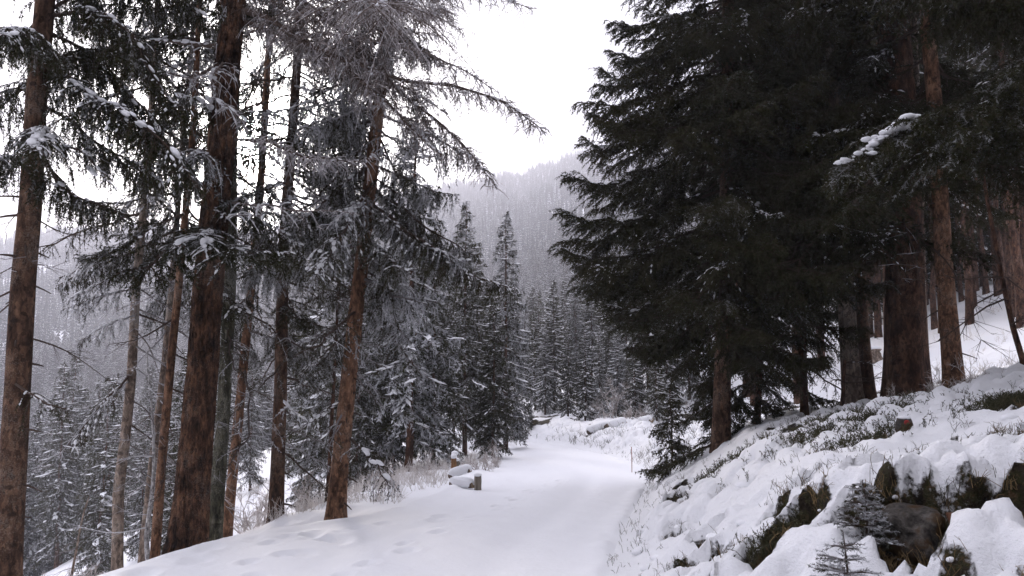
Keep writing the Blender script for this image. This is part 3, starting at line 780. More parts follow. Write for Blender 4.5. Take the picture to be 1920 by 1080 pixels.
class Tree:
    """A near tree whose trunk runs through the given photo pixels at one distance."""
    def __init__(s, name, label, px, depth, dia, H, bark, cat='tree', seed=0, flare=1.5, ridges=0.0, sides=18, rings=None, top=.25, group=None, foot=None):
        p = np.array([at(a, b, depth) for a, b in px])
        d = p[-1] - p[0]; sl = d[:2] / max(d[2], .1)
        x0, y0 = p[0][0], p[0][1]
        if foot: x0, y0 = foot
        z0 = gz(x0, y0) - .12
        x0 = p[0][0] + sl[0] * (z0 - p[0][2]) * .7
        z0 = gz(x0, y0) - .12
        base = np.array([x0, y0, z0])
        path = [base] + [q for q in p if q[2] > z0 + .3]
        last = path[-1]
        if z0 + H > last[2] + .3:
            path.append(np.array([last[0] + sl[0] * (z0 + H - last[2]) * .6, last[1] + sl[1] * 0, z0 + H]))
        s.path = np.array(path) - base; s.base = base; s.H = s.path[-1][2]; s.r0 = dia / 2
        s.rng = np.random.default_rng(seed + 1000)
        s.e = empty(name, base, label, cat, group)
        s.trunk = link('trunk', trunk_mesh(s.path, dia / 2, dia / 2 * top, flare, sides, ridges, seed, B[bark], rings), s.e)
        s.seed = seed; s.depth = depth
        s.top = top
    def on(s, h):
        return np.array([np.interp(h, s.path[:, 2], s.path[:, k]) for k in (0, 1)] + [h])
    def rad(s, h): return s.r0 * (1 + (s.top - 1) * (h / s.H) ** .9)
    def zpx(s, py):
        """height above the foot at which the trunk crosses photo row PY"""
        return at(960, py, s.depth)[2] - s.base[2]
    def crown(s, h0, h1, n, L0, L1, sty, frost=.4, snow=.2, pitch=(.05, .45), az=None, azw=1.0, jit=.25):
        """n branches spread up the trunk from h0 to h1, lengths L0 at the bottom to L1 at the top."""
        r = s.rng
        for i in range(n):
            u = (i + r.random()) / n; h = h0 + (h1 - h0) * u
            a = r.random() * 2 * math.pi if az is None else az + azw * r.normal()
            L = (L0 + (L1 - L0) * u) * (1 + jit * r.normal()); L = min(max(L, .3), 3.2)
            st = sty if isinstance(sty, str) else sty[r.integers(len(sty))]
            p = s.on(h); k = s.rad(h) * .6
            put_branch(s.e, (p[0] + math.cos(a) * k, p[1] + math.sin(a) * k, p[2]), a, L, st, pitch[0] + (pitch[1] - pitch[0]) * r.random() * (1.15 - .7 * u), np.clip(frost + .12 * r.normal(), 0, 1), r.random() < snow, r, .25 * r.normal())
    def stubs(s, h0, h1, n, l=.12):
        r = s.rng
        for i in range(n):
            h = h0 + (h1 - h0) * (i + r.random()) / n; a = r.random() * 6.283
            mb = MB(); ll = l * (.4 + 1.0 * r.random()); x = np.linspace(0, 1, 4)
            d = np.array([math.cos(a), math.sin(a), -.15 + .2 * r.normal()])
            p = s.on(h) + d * s.rad(h) * .8
            tube(mb, p + d * (x * ll)[:, None] + np.array([0, 0, -.15 * ll]) * (x ** 2)[:, None], (.011 + .006 * r.random()) * (1 - .6 * x), 5, 0, .35)
            link('branch_stub', mb.mesh('branch_stub', [m_wood]), s.e)
    def custom(s, pts, sty, seed, frost=.4, snow=0.0, dens=1.0, r=None, mats=None, fr_bias=0.0, snow_w=.05):
        """A bough through photo pixels (px, py, depth), from the trunk outward."""
        rng = np.random.default_rng(seed)
        P = np.array([at(*p) for p in pts]) - s.base
        mb = MB(); ax, C2 = bough(mb, P, sty, rng, dens=dens, r=r, fr_bias=fr_bias)
        o = link('branch', mb.mesh('branch', mats or [m_wood, m_needle]), s.e); o['frost'] = frost
        if snow > 0:
            sm = MB(); snow_on(sm, ax, rng, snow, snow_w, sub=2, t0=.2); dust(sm, C2, rng, int(300 * snow))
            if sm.n: link('snow', sm.mesh('branch_snow', [m_snow], True), o)['kind'] = 'stuff'
        return o

PI = math.pi
# ================================================================== left side of the road
t = Tree('spruce_tree', 'thick brown-barked spruce with drooping dark boughs at the left edge of the picture', [(8, 1075), (38, 540), (70, 200), (96, 0)], 8.0, .27, 17, 'brown', seed=1, sides=28, rings=90)
t.stubs(t.zpx(1000), t.zpx(300), 16, .22)
t.custom([(80, 120, 8.0), (150, 160, 7.7), (230, 205, 7.5), (300, 250, 7.3), (345, 310, 7.2), (365, 350, 7.1)], 'hang', 11, .28, .9, 1.25, snow_w=.05)
t.custom([(90, 30, 8.0), (180, 20, 7.9), (240, 60, 7.8), (285, 130, 7.7), (325, 190, 7.6), (360, 205, 7.5)], 'hang', 12, .25, .5, 1.3)
t.custom([(75, 160, 8.0), (120, 100, 8.2), (200, 95, 8.4), (280, 120, 8.5)], 'hang', 13, .25, .3, 1.2)
t.custom([(85, 300, 8.0), (110, 340, 7.8), (150, 375, 7.7), (200, 390, 7.6), (235, 405, 7.5)], 'hang', 14, .22, .1, 1.15)
t.custom([(70, 270, 7.9), (130, 270, 7.7), (170, 300, 7.6), (205, 345, 7.5)], 'thin', 15, .3, .2, 1.0)
t.custom([(75, 90, 7.9), (50, 60, 7.3), (25, 50, 6.9), (10, 70, 6.6)], 'hang', 16, .3, .8, 1.3)
t.custom([(60, 330, 7.9), (20, 290, 7.5), (-30, 300, 7.2), (-70, 320, 7.0)], 'hang', 17, .25, .2, 1.2)
t.custom([(78, 235, 7.9), (75, 245, 7.5), (70, 262, 7.1), (62, 285, 6.9)], 'hang', 18, .3, .9, 1.0)
t.custom([(30, 720, 7.9), (65, 745, 7.7), (100, 762, 7.6), (130, 765, 7.5)], 'thin', 19, .2, .1, 1.1)
t.custom([(92, 20, 8.0), (170, -30, 8.2), (260, -40, 8.4), (350, 0, 8.5), (390, 30, 8.5)], 'hang', 20, .25, .2, 1.3)
t.custom([(82, 140, 8.0), (40, 170, 8.3), (0, 200, 8.5), (-50, 220, 8.6)], 'hang', 21, .3, .3, 1.1)
t.custom([(90, 60, 8.0), (160, 90, 8.2), (220, 150, 8.3), (270, 200, 8.3), (310, 270, 8.3)], 'hang', 22, .25, .3, 1.3)
t.custom([(84, 200, 8.0), (140, 230, 8.1), (200, 280, 8.2), (250, 300, 8.2), (300, 345, 8.2)], 'hang', 23, .25, .2, 1.2)
t.crown(t.zpx(-20), 15, 34, 1.9, .8, 'hang', .3, .3, (0.1, .5))
t.crown(t.zpx(640), t.zpx(350), 7, .8, .8, 'dead', .3, 0, (0, .3))

t = Tree('larch_tree', 'massive red-brown larch with furrowed flared trunk rising beside the shoulder of the road', [(352, 1010), (372, 800), (392, 540), (410, 350), (435, 130), (452, 0)], 9.6, .38, 21, 'larch', seed=2, sides=96, rings=420, flare=1.75, ridges=.12, top=.3)
LM = [m_wood, m_larch_twig]
LT = [m_larch_twig, m_larch_twig]
t.custom([(452, 20, 9.6), (500, 30, 9.3), (560, 72, 9.0), (640, 112, 8.8), (740, 140, 8.6), (860, 165, 8.4), (940, 180, 8.3), (1008, 235, 8.2)], 'larch', 31, .4, .5, 1.9, .04, LT, .10, .03)
t.custom([(455, -30, 9.6), (540, -10, 9.2), (620, 40, 9.0), (720, 130, 8.9), (790, 205, 8.8), (860, 265, 8.8), (935, 345, 8.7)], 'larch', 32, .4, .4, 1.9, .038, LT, .05, .03)
t.custom([(560, 75, 9.0), (600, 60, 8.8), (680, 75, 8.6), (780, 95, 8.5), (870, 130, 8.4), (930, 165, 8.3)], 'larch', 41, .4, .3, 1.5, .02, LT, .15, .02)
t.custom([(640, 112, 8.8), (690, 165, 8.7), (740, 200, 8.6), (790, 260, 8.6), (840, 300, 8.6)], 'larch', 42, .4, .2, 1.5, .018, LT, .1, .02)
t.custom([(520, 30, 9.2), (600, 20, 9.0), (690, 25, 8.9), (770, 60, 8.8), (830, 70, 8.7)], 'larch', 43, .4, .2, 1.5, .018, LT, .2, .02)
t.custom([(455, -60, 9.6), (560, -60, 9.5), (680, -30, 9.4), (800, -15, 9.3), (900, -10, 9.2), (990, 10, 9.1)], 'larch', 33, .4, .2, 1.5, .03, LT, .05)
t.custom([(450, 40, 9.6), (520, 60, 10.0), (600, 110, 10.4), (680, 150, 10.7), (760, 165, 10.9), (840, 220, 11)], 'larch', 34, .4, .4, 1.4, .035, LT, .2)
t.custom([(440, 262, 9.6), (500, 262, 9.3), (560, 290, 9.1), (640, 298, 9.0), (700, 300, 8.9)], 'larch', 35, .4, .4, 1.5, .018, LT, .3, .02)
t.custom([(425, 86, 9.6), (370, 84, 9.3), (330, 76, 9.2), (290, 78, 9.1)], 'larch', 36, .3, 1.4, .5, .035, LT, .1, .035)
t.custom([(402, 400, 9.6), (450, 405, 9.3), (500, 402, 9.1)], 'larch', 37, .3, 1.4, .5, .016, LT, .2, .02)
t.custom([(435, 380, 9.6), (520, 385, 9.2), (600, 400, 9.0), (675, 405, 8.9)], 'larch', 38, .3, 1.2, .5, .012, LT, .3, .015)
t.custom([(425, 110, 9.6), (405, 130, 9.2), (400, 180, 9.0), (440, 210, 8.9), (455, 240, 8.8)], 'larch', 39, .3, .3, 1.0, .012, LT, .3)
for i in range(10):
    rr = t.rng; sd = 1 if i % 4 or i < 5 else -1
    t.custom([(455 + i, -30 - 40 * i, 9.6), (455 + sd * 140, -20 - 35 * i, 9.6 + 1.2 * rr.normal()), (455 + sd * 260, 0 - 40 * i, 9.6 + 2 * rr.normal()), (455 + sd * 380, 30 - 45 * i, 9.6 + 2.6 * rr.normal())], 'larch', 60 + i, .4, .2, .7 if i < 4 else .4, .025, LT, .12)
t.custom([(415, 120, 9.6), (350, 150, 9.4), (300, 130, 9.2), (260, 150, 9)], 'larch', 80, .4, .3, 1.0, .02, LT, .2)
t.custom([(410, 230, 9.6), (370, 185, 9.4), (340, 180, 9.2)], 'hang', 81, .3, 1.2, 1.1)
t.custom([(400, 430, 9.6), (375, 440, 9.1), (345, 455, 8.8), (320, 470, 8.7)], 'brush', 82, .3, .9, 1.0)
t.custom([(405, 450, 9.6), (450, 470, 9.0), (500, 480, 8.7), (540, 478, 8.5)], 'brush', 83, .3, .7, 1.0)
t.custom([(400, 420, 9.6), (390, 445, 9.0), (385, 470, 8.7)], 'brush', 84, .3, .8, 1.0)

t = Tree('spruce_tree', 'slim pale grey spruce trunk standing alone below the shoulder, left of the larch', [(216, 1055), (240, 800), (256, 540), (275, 360)], 10.6, .155, 12, 'pale', seed=3)
t.crown(t.zpx(470), 11, 34, 1.7, .6, ('hang', 'thin'), .5, .35)
t.crown(t.zpx(900), t.zpx(450), 16, 1.3, 1.2, 'dead', .6, .3, (.1, .5))
for i, (a, b_) in enumerate([((262, 500), (130, 560)), ((262, 540), (120, 580)), ((258, 590), (145, 640)), ((262, 470), (110, 520))]):
    t.custom([(a[0], a[1], 10.6), (a[0] * .6 + b_[0] * .4, a[1] * .75 + b_[1] * .25 + 2, 10.2), (b_[0], b_[1], 9.9)], 'thin', 90 + i, .62, .7, 1.5, snow_w=.03)
t.custom([(246, 700, 10.6), (205, 745, 10.2), (150, 800, 10.0), (140, 840, 9.9)], 'thin', 95, .45, .4, 1.6, snow_w=.03)

t = Tree('spruce_tree', 'very slim grey-barked tree just left of the reddish pole-like trunk', [(268, 1045), (296, 760), (322, 510), (345, 280)], 11.2, .115, 12, 'pale', seed=4)
t.crown(t.zpx(560), 11, 26, 1.3, .5, ('hang', 'thin'), .5, .3)
t.crown(t.zpx(950), t.zpx(560), 12, 1.0, .9, 'dead', .65, .3, (.1, .5))
t = Tree('spruce_tree', 'slim reddish-brown bare trunk close to the left side of the larch', [(292, 1040), (315, 760), (338, 510), (352, 330)], 10.0, .125, 12, 'pink', seed=5)
t.crown(t.zpx(500), 11, 30, 1.4, .5, ('hang', 'brush'), .42, .35)
t.crown(t.zpx(900), t.zpx(520), 8, .7, .7, 'dead', .55, .2, (.1, .5))
t = Tree('birch_sapling', 'thin white-rimed birch stem leaning beside the reddish slim trunk', [(276, 1035), (288, 880), (284, 760), (274, 705)], 10.4, .075, 3.1, 'birch', seed=6, top=.2, flare=1.2)
t.crown(.8, 2.8, 10, .6, .5, 'dead', .8, .5, (-.4, .2))
t = Tree('larch_tree', 'mossy rough-barked trunk directly right of the massive larch', [(402, 1000), (418, 760), (432, 540), (438, 300), (446, 100)], 11.2, .20, 15, 'moss', seed=7, ridges=.06, sides=48, rings=200)
t.crown(t.zpx(620), t.zpx(330), 10, 1.3, 1.1, ('thin', 'hang'), .55, .3)
t.crown(t.zpx(120), 13, 24, 1.4, .7, ('thin', 'hang'), .55, .3)
t = Tree('spruce_tree', 'slender pinkish-grey spruce next to where the low sun shows', [(430, 985), (452, 760), (474, 540), (503, 160)], 12.5, .165, 16, 'pink', seed=8)
t.crown(t.zpx(700), t.zpx(360), 14, 1.4, 1.1, ('thin', 'thin', 'hang'), .55, .3)
t.crown(t.zpx(360), t.zpx(190), 6, .9, .9, 'thin', .55, .2, az=-.2, azw=.5)
t.crown(t.zpx(190), 14, 40, 1.4, .8, ('thin', 'hang'), .55, .3)
t.crown(t.zpx(900), t.zpx(650), 8, .9, .9, 'dead', .6, .3)
t = Tree('spruce_tree', 'straight grey-brown spruce with layered dark boughs between the larch and the pink-barked spruce', [(521, 960), (528, 700), (538, 400), (552, 130)], 12.2, .22, 16, 'brown', seed=9)
t.crown(t.zpx(640), 15, 78, 1.4, .9, ('brush', 'thin', 'thin'), .42, .35, (.05, .4))
t.crown(t.zpx(860), t.zpx(620), 9, .9, 1.0, 'thin', .5, .3, (.1, .5))
t.crown(t.zpx(420), t.zpx(-20), 26, 1.5, 1.3, 'thin', .6, .4, (.1, .5), az=0, azw=.8)
t.stubs(t.zpx(950), t.zpx(560), 10, .15)
t = Tree('spruce_tree', 'pinkish-barked spruce leaning right, its crown hanging in grey rimed curtains', [(634, 952), (658, 700), (690, 420), (716, 140)], 10.6, .235, 17, 'pink', seed=10, sides=24)
t.crown(t.zpx(620), 15, 92, 1.15, .95, ('hang', 'thin', 'thin'), .56, .4, (.1, .7), jit=.4)
t.crown(t.zpx(560), t.zpx(300), 14, 1.2, 1.3, 'hang', .54, .4, (.2, .8), az=-.1, azw=.7, jit=.4)
t.crown(t.zpx(800), t.zpx(600), 8, .7, .9, 'thin', .5, .3, (.2, .6))
t.custom([(655, 820, 10.6), (690, 850, 10.2), (720, 900, 9.9), (735, 920, 9.8)], 'thin', 111, .45, .2, 1.6)
t.crown(t.zpx(330), t.zpx(-20), 22, 1.4, 1.2, ('thin', 'hang'), .6, .35, (.1, .5), az=PI, azw=.7)
t.stubs(t.zpx(940), t.zpx(620), 14, .14)
t = Tree('spruce_tree', 'thin dark pole trunk immediately left of the pink-barked leaning spruce', [(612, 955), (622, 760), (634, 560)], 12.6, .065, 9, 'dark', seed=11)
t.crown(t.zpx(700), 8.5, 20, .9, .4, 'thin', .5, .3)

# ================================================================== right side of the road
t = Tree('spruce_tree', 'big dark spruce sweeping its boughs low over the bank on the right of the road', [(1353, 850), (1353, 600), (1358, 300), (1363, 0)], 13.0, .29, 19, 'brown', seed=20, sides=24, flare=1.3)
t.crown(t.zpx(640), t.zpx(470), 34, 1.2, 2.2, 'brush', .06, .06, (.1, .45), jit=.14)
t.crown(t.zpx(470), t.zpx(-60), 82, 2.4, 2.0, 'brush', .08, .22, (.05, .4), jit=.14)
t.crown(t.zpx(-60), 17, 44, 2.1, .7, 'brush', .1, .12, (.05, .35), jit=.14)
t.crown(t.zpx(830), t.zpx(600), 11, .9, 1.25, 'brush', .08, .06, (.2, .45), az=2.1, azw=.7)
t.crown(t.zpx(790), t.zpx(600), 6, .9, 1.3, 'brush', .08, .06, (.3, .6), az=.9, azw=.6)
for i, (a, b_, dd) in enumerate([((1350, 440), (1050, 465), 12.4), ((1352, 380), (1052, 395), 12.2), ((1354, 300), (1065, 330), 12.5), ((1355, 220), (1095, 262), 12.6), ((1356, 165), (1110, 215), 12.4), ((1358, 90), (1120, 135), 12.5), ((1360, 0), (1140, 40), 12.5), ((1350, 520), (1140, 570), 12.6), ((1352, 470), (1090, 500), 13.4), ((1358, 60), (1150, 95), 13.4)]):
    m1 = (a[0] * .5 + b_[0] * .5, a[1] * .5 + b_[1] * .5 + 22)
    t.custom([(a[0], a[1], 13), (a[0] * .75 + b_[0] * .25, a[1] * .75 + b_[1] * .25 + 4, 13 * .75 + dd * .25), (m1[0], m1[1], 13 * .5 + dd * .5), (a[0] * .2 + b_[0] * .8, a[1] * .2 + b_[1] * .8 + 26, dd), (b_[0], b_[1], dd - .1)], 'brush', 130 + i, .12, .35, 1.25)
t = Tree('spruce_tree', 'thin dark spruce stem just right of the big dark spruce', [(1418, 838), (1422, 700), (1430, 560)], 13.8, .12, 11, 'dark', seed=21)
t.crown(.5, 2.5, 18, .9, 1.0, ('brush', 'thin'), .06, .08, (.1, .5))
t.crown(2.5, 10.5, 44, 1.3, .8, 'brush', .06, .08, (.1, .5))
t = Tree('spruce_tree', 'slim spruce with low green side boughs right of the big dark spruce', [(1511, 800), (1508, 650), (1503, 480)], 13.2, .135, 12, 'dark', seed=22)
t.crown(t.zpx(690), t.zpx(560), 8, 1.0, 1.3, 'thin', .1, .05, (.2, .5))
t.crown(t.zpx(500), 11.5, 56, 1.7, 1.0, 'brush', .06, .1, (.0, .35))
t = Tree('spruce_tree', 'smooth light grey-brown trunk of the twin pair left of the thickest trunk', [(1600, 778), (1590, 640), (1584, 480)], 12.6, .29, 17, 'pale', seed=23, sides=22)
t.crown(t.zpx(380), 16, 52, 2.0, 1.2, 'brush', .1, .12, (.1, .5))
t = Tree('spruce_tree', 'darker brown trunk of the twin pair, half hidden behind the smooth grey one', [(1622, 770), (1612, 620), (1608, 450)], 12.95, .25, 17, 'brown', seed=24)
t.crown(t.zpx(400), 16, 44, 2.0, 1.1, 'brush', .08, .1, (.1, .5))
t = Tree('spruce_tree', 'thickest dark trunk on the bank, standing between the twin trunks and the reddish trunk', [(1705, 745), (1698, 560), (1692, 300)], 12.2, .60, 22, 'dark', seed=25, sides=48, rings=180, ridges=.02, flare=1.25)
t.crown(t.zpx(330), 18, 84, 2.7, 1.4, 'brush', .08, .1, (.1, .5))
t.crown(t.zpx(480), t.zpx(300), 10, 1.8, 2.0, 'dead', .2, .1, (.2, .6))
t.custom([(1690, 370, 12.2), (1600, 430, 11.8), (1540, 500, 11.6), (1440, 560, 11.4)], 'brush', 150, .1, .1, .9)
t.custom([(1690, 420, 12.2), (1640, 470, 11.6), (1580, 540, 11.3)], 'thin', 151, .1, .1, .9)
t = Tree('spruce_tree', 'slim grey trunk tucked against the right side of the thickest trunk', [(1742, 735), (1735, 560), (1728, 400)], 13.2, .15, 15, 'pale', seed=26)
t.crown(t.zpx(400), 14, 36, 1.8, .8, 'brush', .1, .1)
t = Tree('spruce_tree', 'reddish straight trunk right of the thickest trunk on the bank', [(1781, 718), (1768, 540), (1756, 350)], 11.6, .27, 17, 'pink', seed=27, sides=22)
t.crown(t.zpx(350), 16, 66, 2.4, 1.1, 'brush', .1, .12, (.1, .5))
t.stubs(t.zpx(700), t.zpx(380), 10, .2)
t = Tree('dead_sapling', 'crooked dark bare sapling with long dead side branches at the right edge', [(1918, 668), (1900, 620), (1888, 560), (1880, 520), (1868, 470)], 9.2, .075, 3.4, 'dark', seed=28, top=.3, flare=1.2)
for i, q in enumerate([[(1886, 560), (1850, 575), (1800, 610), (1760, 640)], [(1880, 520), (1840, 520), (1800, 525), (1770, 515)], [(1895, 610), (1910, 600), (1940, 585)], [(1885, 540), (1830, 570), (1795, 640)], [(1876, 500), (1860, 460), (1850, 420)]]):
    P = np.array([at(a, b_, 9.2 - .12 * k) for k, (a, b_) in enumerate(q)]) - t.base; mb = MB()
    tube(mb, P, np.linspace(.013, .004, len(P)), 5, 0, .2)
    r_ = np.random.default_rng(i); k = r_.integers(1, len(P), 22); u_ = r_.random(22)[:, None]; p0 = P[k - 1] * (1 - u_) + P[k] * u_
    prisms(mb, p0, p0 + unit(unit(P[k] - P[k - 1]) + .7 * r_.normal(size=(22, 3))) * (.06 + .2 * r_.random(22))[:, None], .004, .0015, 0, r_.random(22) * .6)
    link('branch', mb.mesh('branch', [m_wood]), t.e)
t = Tree('dead_snag', 'thin dark dead stem with a few twigs in front of the twin trunks', [(1578, 790), (1580, 730), (1583, 675)], 12.2, .075, .95, 'dark', seed=29, top=.6, flare=1.1)
t.crown(.5, .95, 5, .7, .6, 'dead', .2, .1, (-.5, .1))
# a spruce whose foot is outside the picture: its snowy bough hangs in from the right
t = Tree('spruce_tree', 'spruce standing past the right edge whose snow-capped bough reaches into the picture', [(2150, 640), (2140, 300), (2130, 0)], 8.6, .34, 17, 'dark', seed=30)
t.custom([(2135, 130, 8.6), (2000, 160, 8.2), (1900, 175, 8.0), (1800, 215, 7.8), (1700, 240, 7.6), (1640, 275, 7.5), (1590, 310, 7.4)], 'brush', 160, .25, .0, 1.7)
t.custom([(2135, 230, 8.6), (2010, 240, 8.3), (1930, 240, 8.1), (1840, 250, 8.0), (1760, 275, 7.9), (1730, 290, 7.8)], 'brush', 161, .2, .7, 1.4, snow_w=.045)
t.custom([(2135, 30, 8.6), (2000, 60, 8.4), (1900, 120, 8.2), (1820, 170, 8.1)], 'brush', 162, .2, .1, 1.3)
t.custom([(2138, 300, 8.6), (2030, 330, 8.3), (1930, 330, 8.1), (1850, 310, 8.0)], 'hang', 163, .15, .1, 1.2)
t.custom([(2138, 380, 8.6), (2030, 400, 8.3), (1940, 375, 8.1)], 'thin', 164, .2, .1, 1.2)
t.crown(t.zpx(100), 15, 40, 2.4, 1.0, 'brush', .12, .1, (.1, .5))
big = MB(); r_ = np.random.default_rng(5)
path_ = np.array([at(1712, 226, 7.62), at(1690, 238, 7.58), at(1665, 250, 7.54), at(1640, 270, 7.5), at(1618, 296, 7.46), at(1606, 322, 7.43)]) - t.base
for k in range(150):
    u_ = r_.random() ** 1.25 * 4.99; i = int(u_); c = path_[i] + (path_[i + 1] - path_[i]) * (u_ - i)
    w = (.018 + .045 * r_.random() ** 1.5) * (1.1 - .13 * u_)
    blob(big, c + r_.normal(size=3) * np.array([.05, .06, .008]), (w * 1.3, w * 1.2, w * .65), r_, 2, .35)
for q in ([(1860, 188), (1830, 205), (1800, 218), (1770, 233), (1745, 250)], [(1860, 262), (1830, 254), (1795, 250)], [(1590, 300), (1566, 306)]):
    Q = np.array([at(a, b_, 7.75 if a > 1700 else 7.42) for a, b_ in q]) - t.base
    for k in range(18 * (len(Q) - 1)):
        i = r_.integers(0, len(Q) - 1); c = Q[i] + (Q[i + 1] - Q[i]) * r_.random(); w = .012 + .024 * r_.random() ** 1.5
        blob(big, c + r_.normal(size=3) * np.array([.02, .03, .006]), (w * 1.4, w * 1.2, w * .6), r_, 1, .35)
link('snow', big.mesh('snow', [m_snow], True), t.e)['kind'] = 'stuff'

# ================================================================== the stands of spruce further back
MID = []
def mid_tree(seed, H, rmax, snowy, frost_bias, n=105, low=.12, sparse=1.0):
    rng = np.random.default_rng(seed); mb = MB(); load = .4 + 1.2 * rng.random(6)
    for i in range(n):
        u = (i + rng.random()) / n; h = H * (low + (1 - low) * u ** .92)
        a = rng.random() * 2 * PI
        q = (H - h) / (H * (1 - low))
        L = max(.07, rmax * q ** .66 * (.78 + .4 * rng.random()) * (1 if q < .8 else .8))
        x = np.linspace(0, 1, 6); dr = .30 + .35 * q + .1 * rng.normal(); up = .10 + .1 * rng.random()
        z = L * (-dr * x ** 1.25 + up * x ** 4) + .12 * L * (1 - q) * x * 3
        poly = np.stack([np.cos(a) * x * L, np.sin(a) * x * L, h + z], 1)
        ax, _c = bough(mb, poly, 'mid', rng, dens=sparse, fr_bias=frost_bias)
        if snowy > 0:
            nl = int(L * 10 * snowy * load[int(6 * (a / 6.2832)) % 6] * (.3 + 1.4 * rng.random()) + rng.random())
            for _ in range(nl):
                s_ = .25 + .75 * rng.random(); k = min(int(s_ * (len(ax) - 1)), len(ax) - 2)
                f = ax[k + 1] - ax[k]; sd = unit(np.cross(f, np.array([0, 0, 1.0])))
                c = ax[k] + sd * rng.normal() * .12 * L * (1.15 - s_) + np.array([0, 0, .035])
                w = (.016 + .05 * rng.random() ** 2.5) * load[int(6 * (a / 6.2832)) % 6] ** .5
                octa(mb, c, (w * (2.2 + 2.4 * rng.random()), w, w * .5), f + sd * .5 * rng.normal() * np.linalg.norm(f), 2)
    crown = mb.mesh('crown', [m_wood, m_needle, m_snow])
    path = np.array([[0, 0, -.3], [.03, 0, H * .5], [0, 0, H * .98]])
    tr = trunk_mesh(path, .0085 * H + .02, .012, 1.3, 10, 0, seed, B['dark'], 20)
    MID.append((H, crown, tr, snowy))
mid_tree(501, 10, 1.55, 1.5, -.05, 165, .06)     # 0 snow-laden
mid_tree(502, 9, 1.4, 1.8, -.05, 160, .06)    # 1 snow-laden
mid_tree(503, 10, 1.75, .3, .0, 175, .08)      # 2 dark
mid_tree(504, 11, 1.8, .35, .02, 180, .1)     # 3 dark
mid_tree(505, 9, 1.3, .5, .1, 150, .08) # 4 rimed
mid_tree(506, 13, 1.7, .15, .0, 80, .45)  # 5 tall with a bare stem
mid_tree(507, 2.4, .75, 1.2, .0, 56, .03) # 6 young
def put_mid(v, x, y, sc, rot, frost, label, group, name='spruce_tree', lean=0.0):
    H, cr_, tr_, _ = MID[v]
    e = empty(name, (x, y, gz(x, y)), label, 'tree', group)
    e.rotation_euler = (lean, lean * .5, rot); e.scale = (sc, sc, sc)
    c = link('crown', cr_, e); c['frost'] = frost
    link('trunk', tr_, e)
    return e
def mid_at(px, depth, v, top_py=None, sc=None, frost=.3, label='', group=None, rng=random, name='spruce_tree'):
    p = at(px, 700, depth); x, y = p[0], p[1]; z = gz(x, y)
    if top_py is not None: sc = (at(px, top_py, depth)[2] - z) / MID[v][0]
    return put_mid(v, x, y, sc, rng.random() * 6.283, frost, label, group, name, .02 * (rng.random() - .5))
rd = random.Random(3)
ORD = ['nearest', 'second nearest', 'third nearest', 'fourth nearest', 'fifth nearest', 'sixth nearest', 'seventh nearest', 'eighth nearest', 'ninth nearest', 'tenth nearest', 'eleventh nearest', 'twelfth nearest', 'thirteenth nearest', 'fourteenth nearest', 'fifteenth nearest', 'sixteenth nearest', 'seventeenth nearest', 'eighteenth nearest', 'nineteenth nearest', 'twentieth nearest'] + [w_ + ' nearest' for w_ in ('twenty-first', 'twenty-second', 'twenty-third', 'twenty-fourth', 'twenty-fifth', 'twenty-sixth', 'twenty-seventh', 'twenty-eighth', 'twenty-ninth', 'thirtieth', 'thirty-first', 'thirty-second')]
# the dark pair and their neighbours left of the bend
G1 = 'spruces left of the bend in the road'
mid_at(872, 24, 3, 378, frost=.44, label='tall rimed spruce whose tip is the left of the two rising over the bend', group=G1, rng=rd)
mid_at(948, 27, 4, 398, frost=.46, label='pointed lighter spruce whose tip is the right of the two rising over the bend', group=G1, rng=rd)
mid_at(812, 21, 2, 420, frost=.42, label='broad spruce between the leaning pink-barked spruce and the two pointed tips', group=G1, rng=rd)
mid_at(925, 22, 2, 560, frost=.22, label='dense dark spruce right behind the snow-capped log pile', group=G1, rng=rd)
mid_at(900, 30, 3, 500, frost=.25, label='dark spruce filling the gap behind the log pile', group=G1, rng=rd)
mid_at(780, 28, 3, 470, frost=.4, label='spruce half hidden behind the leaning pink-barked trunk', group=G1, rng=rd)
for px, d, v, tp, lb_ in ((740, 20, 2, 540, 'rimed spruce close behind the right side of the pink-barked leaning trunk'), (700, 24, 3, 500, 'spruce directly behind the pink-barked leaning trunk'), (850, 34, 2, 520, 'spruce deep in the stand behind the snow-capped posts'), (965, 33, 4, 520, 'slim rimed spruce at the left edge of the gap over the road')):
    mid_at(px, d, v, tp, frost=.28, label=lb_, group=G1, rng=rd)
for px, d, v, tp, lb_ in ((770, 19.0, 4, 150, 'tall rimed spruce behind the right side of the pink-barked leaning spruce'), (655, 22.0, 3, 90, 'tall dark spruce straight behind the pink-barked leaning spruce')):
    mid_at(px, d, v, tp, frost=.5, label=lb_, group='tall spruces behind the left-hand trunks', rng=rd)
# beyond the bend
G2 = 'snow-laden spruces beyond the bend'
mid_at(1040, 37, 0, 525, frost=.25, label='snow-laden spruce with a clear pale stem standing at the far end of the road', group=G2, rng=rd)
q_ = [(1078, 42, 1, 505), (1110, 40, 0, 500), (1140, 37, 1, 490), (1175, 34, 0, 470), (1215, 31, 1, 450), (1010, 48, 1, 545), (1060, 54, 0, 500), (1100, 56, 1, 470), (1150, 50, 0, 440), (1000, 58, 3, 520), (1250, 27, 0, 520), (1205, 42, 0, 430), (1250, 36, 2, 400), (985, 44, 4, 560), (1290, 30, 2, 420), (1230, 25, 1, 640), (1030, 66, 0, 520), (1085, 70, 1, 480), (1130, 66, 0, 450), (1065, 33, 1, 600), (1097, 31, 0, 610), (1125, 32, 1, 585), (1157, 30, 0, 600), (1190, 28, 1, 600), (1022, 36, 0, 600), (1003, 38, 1, 610), (1082, 36, 3, 560), (1142, 35, 2, 560)]
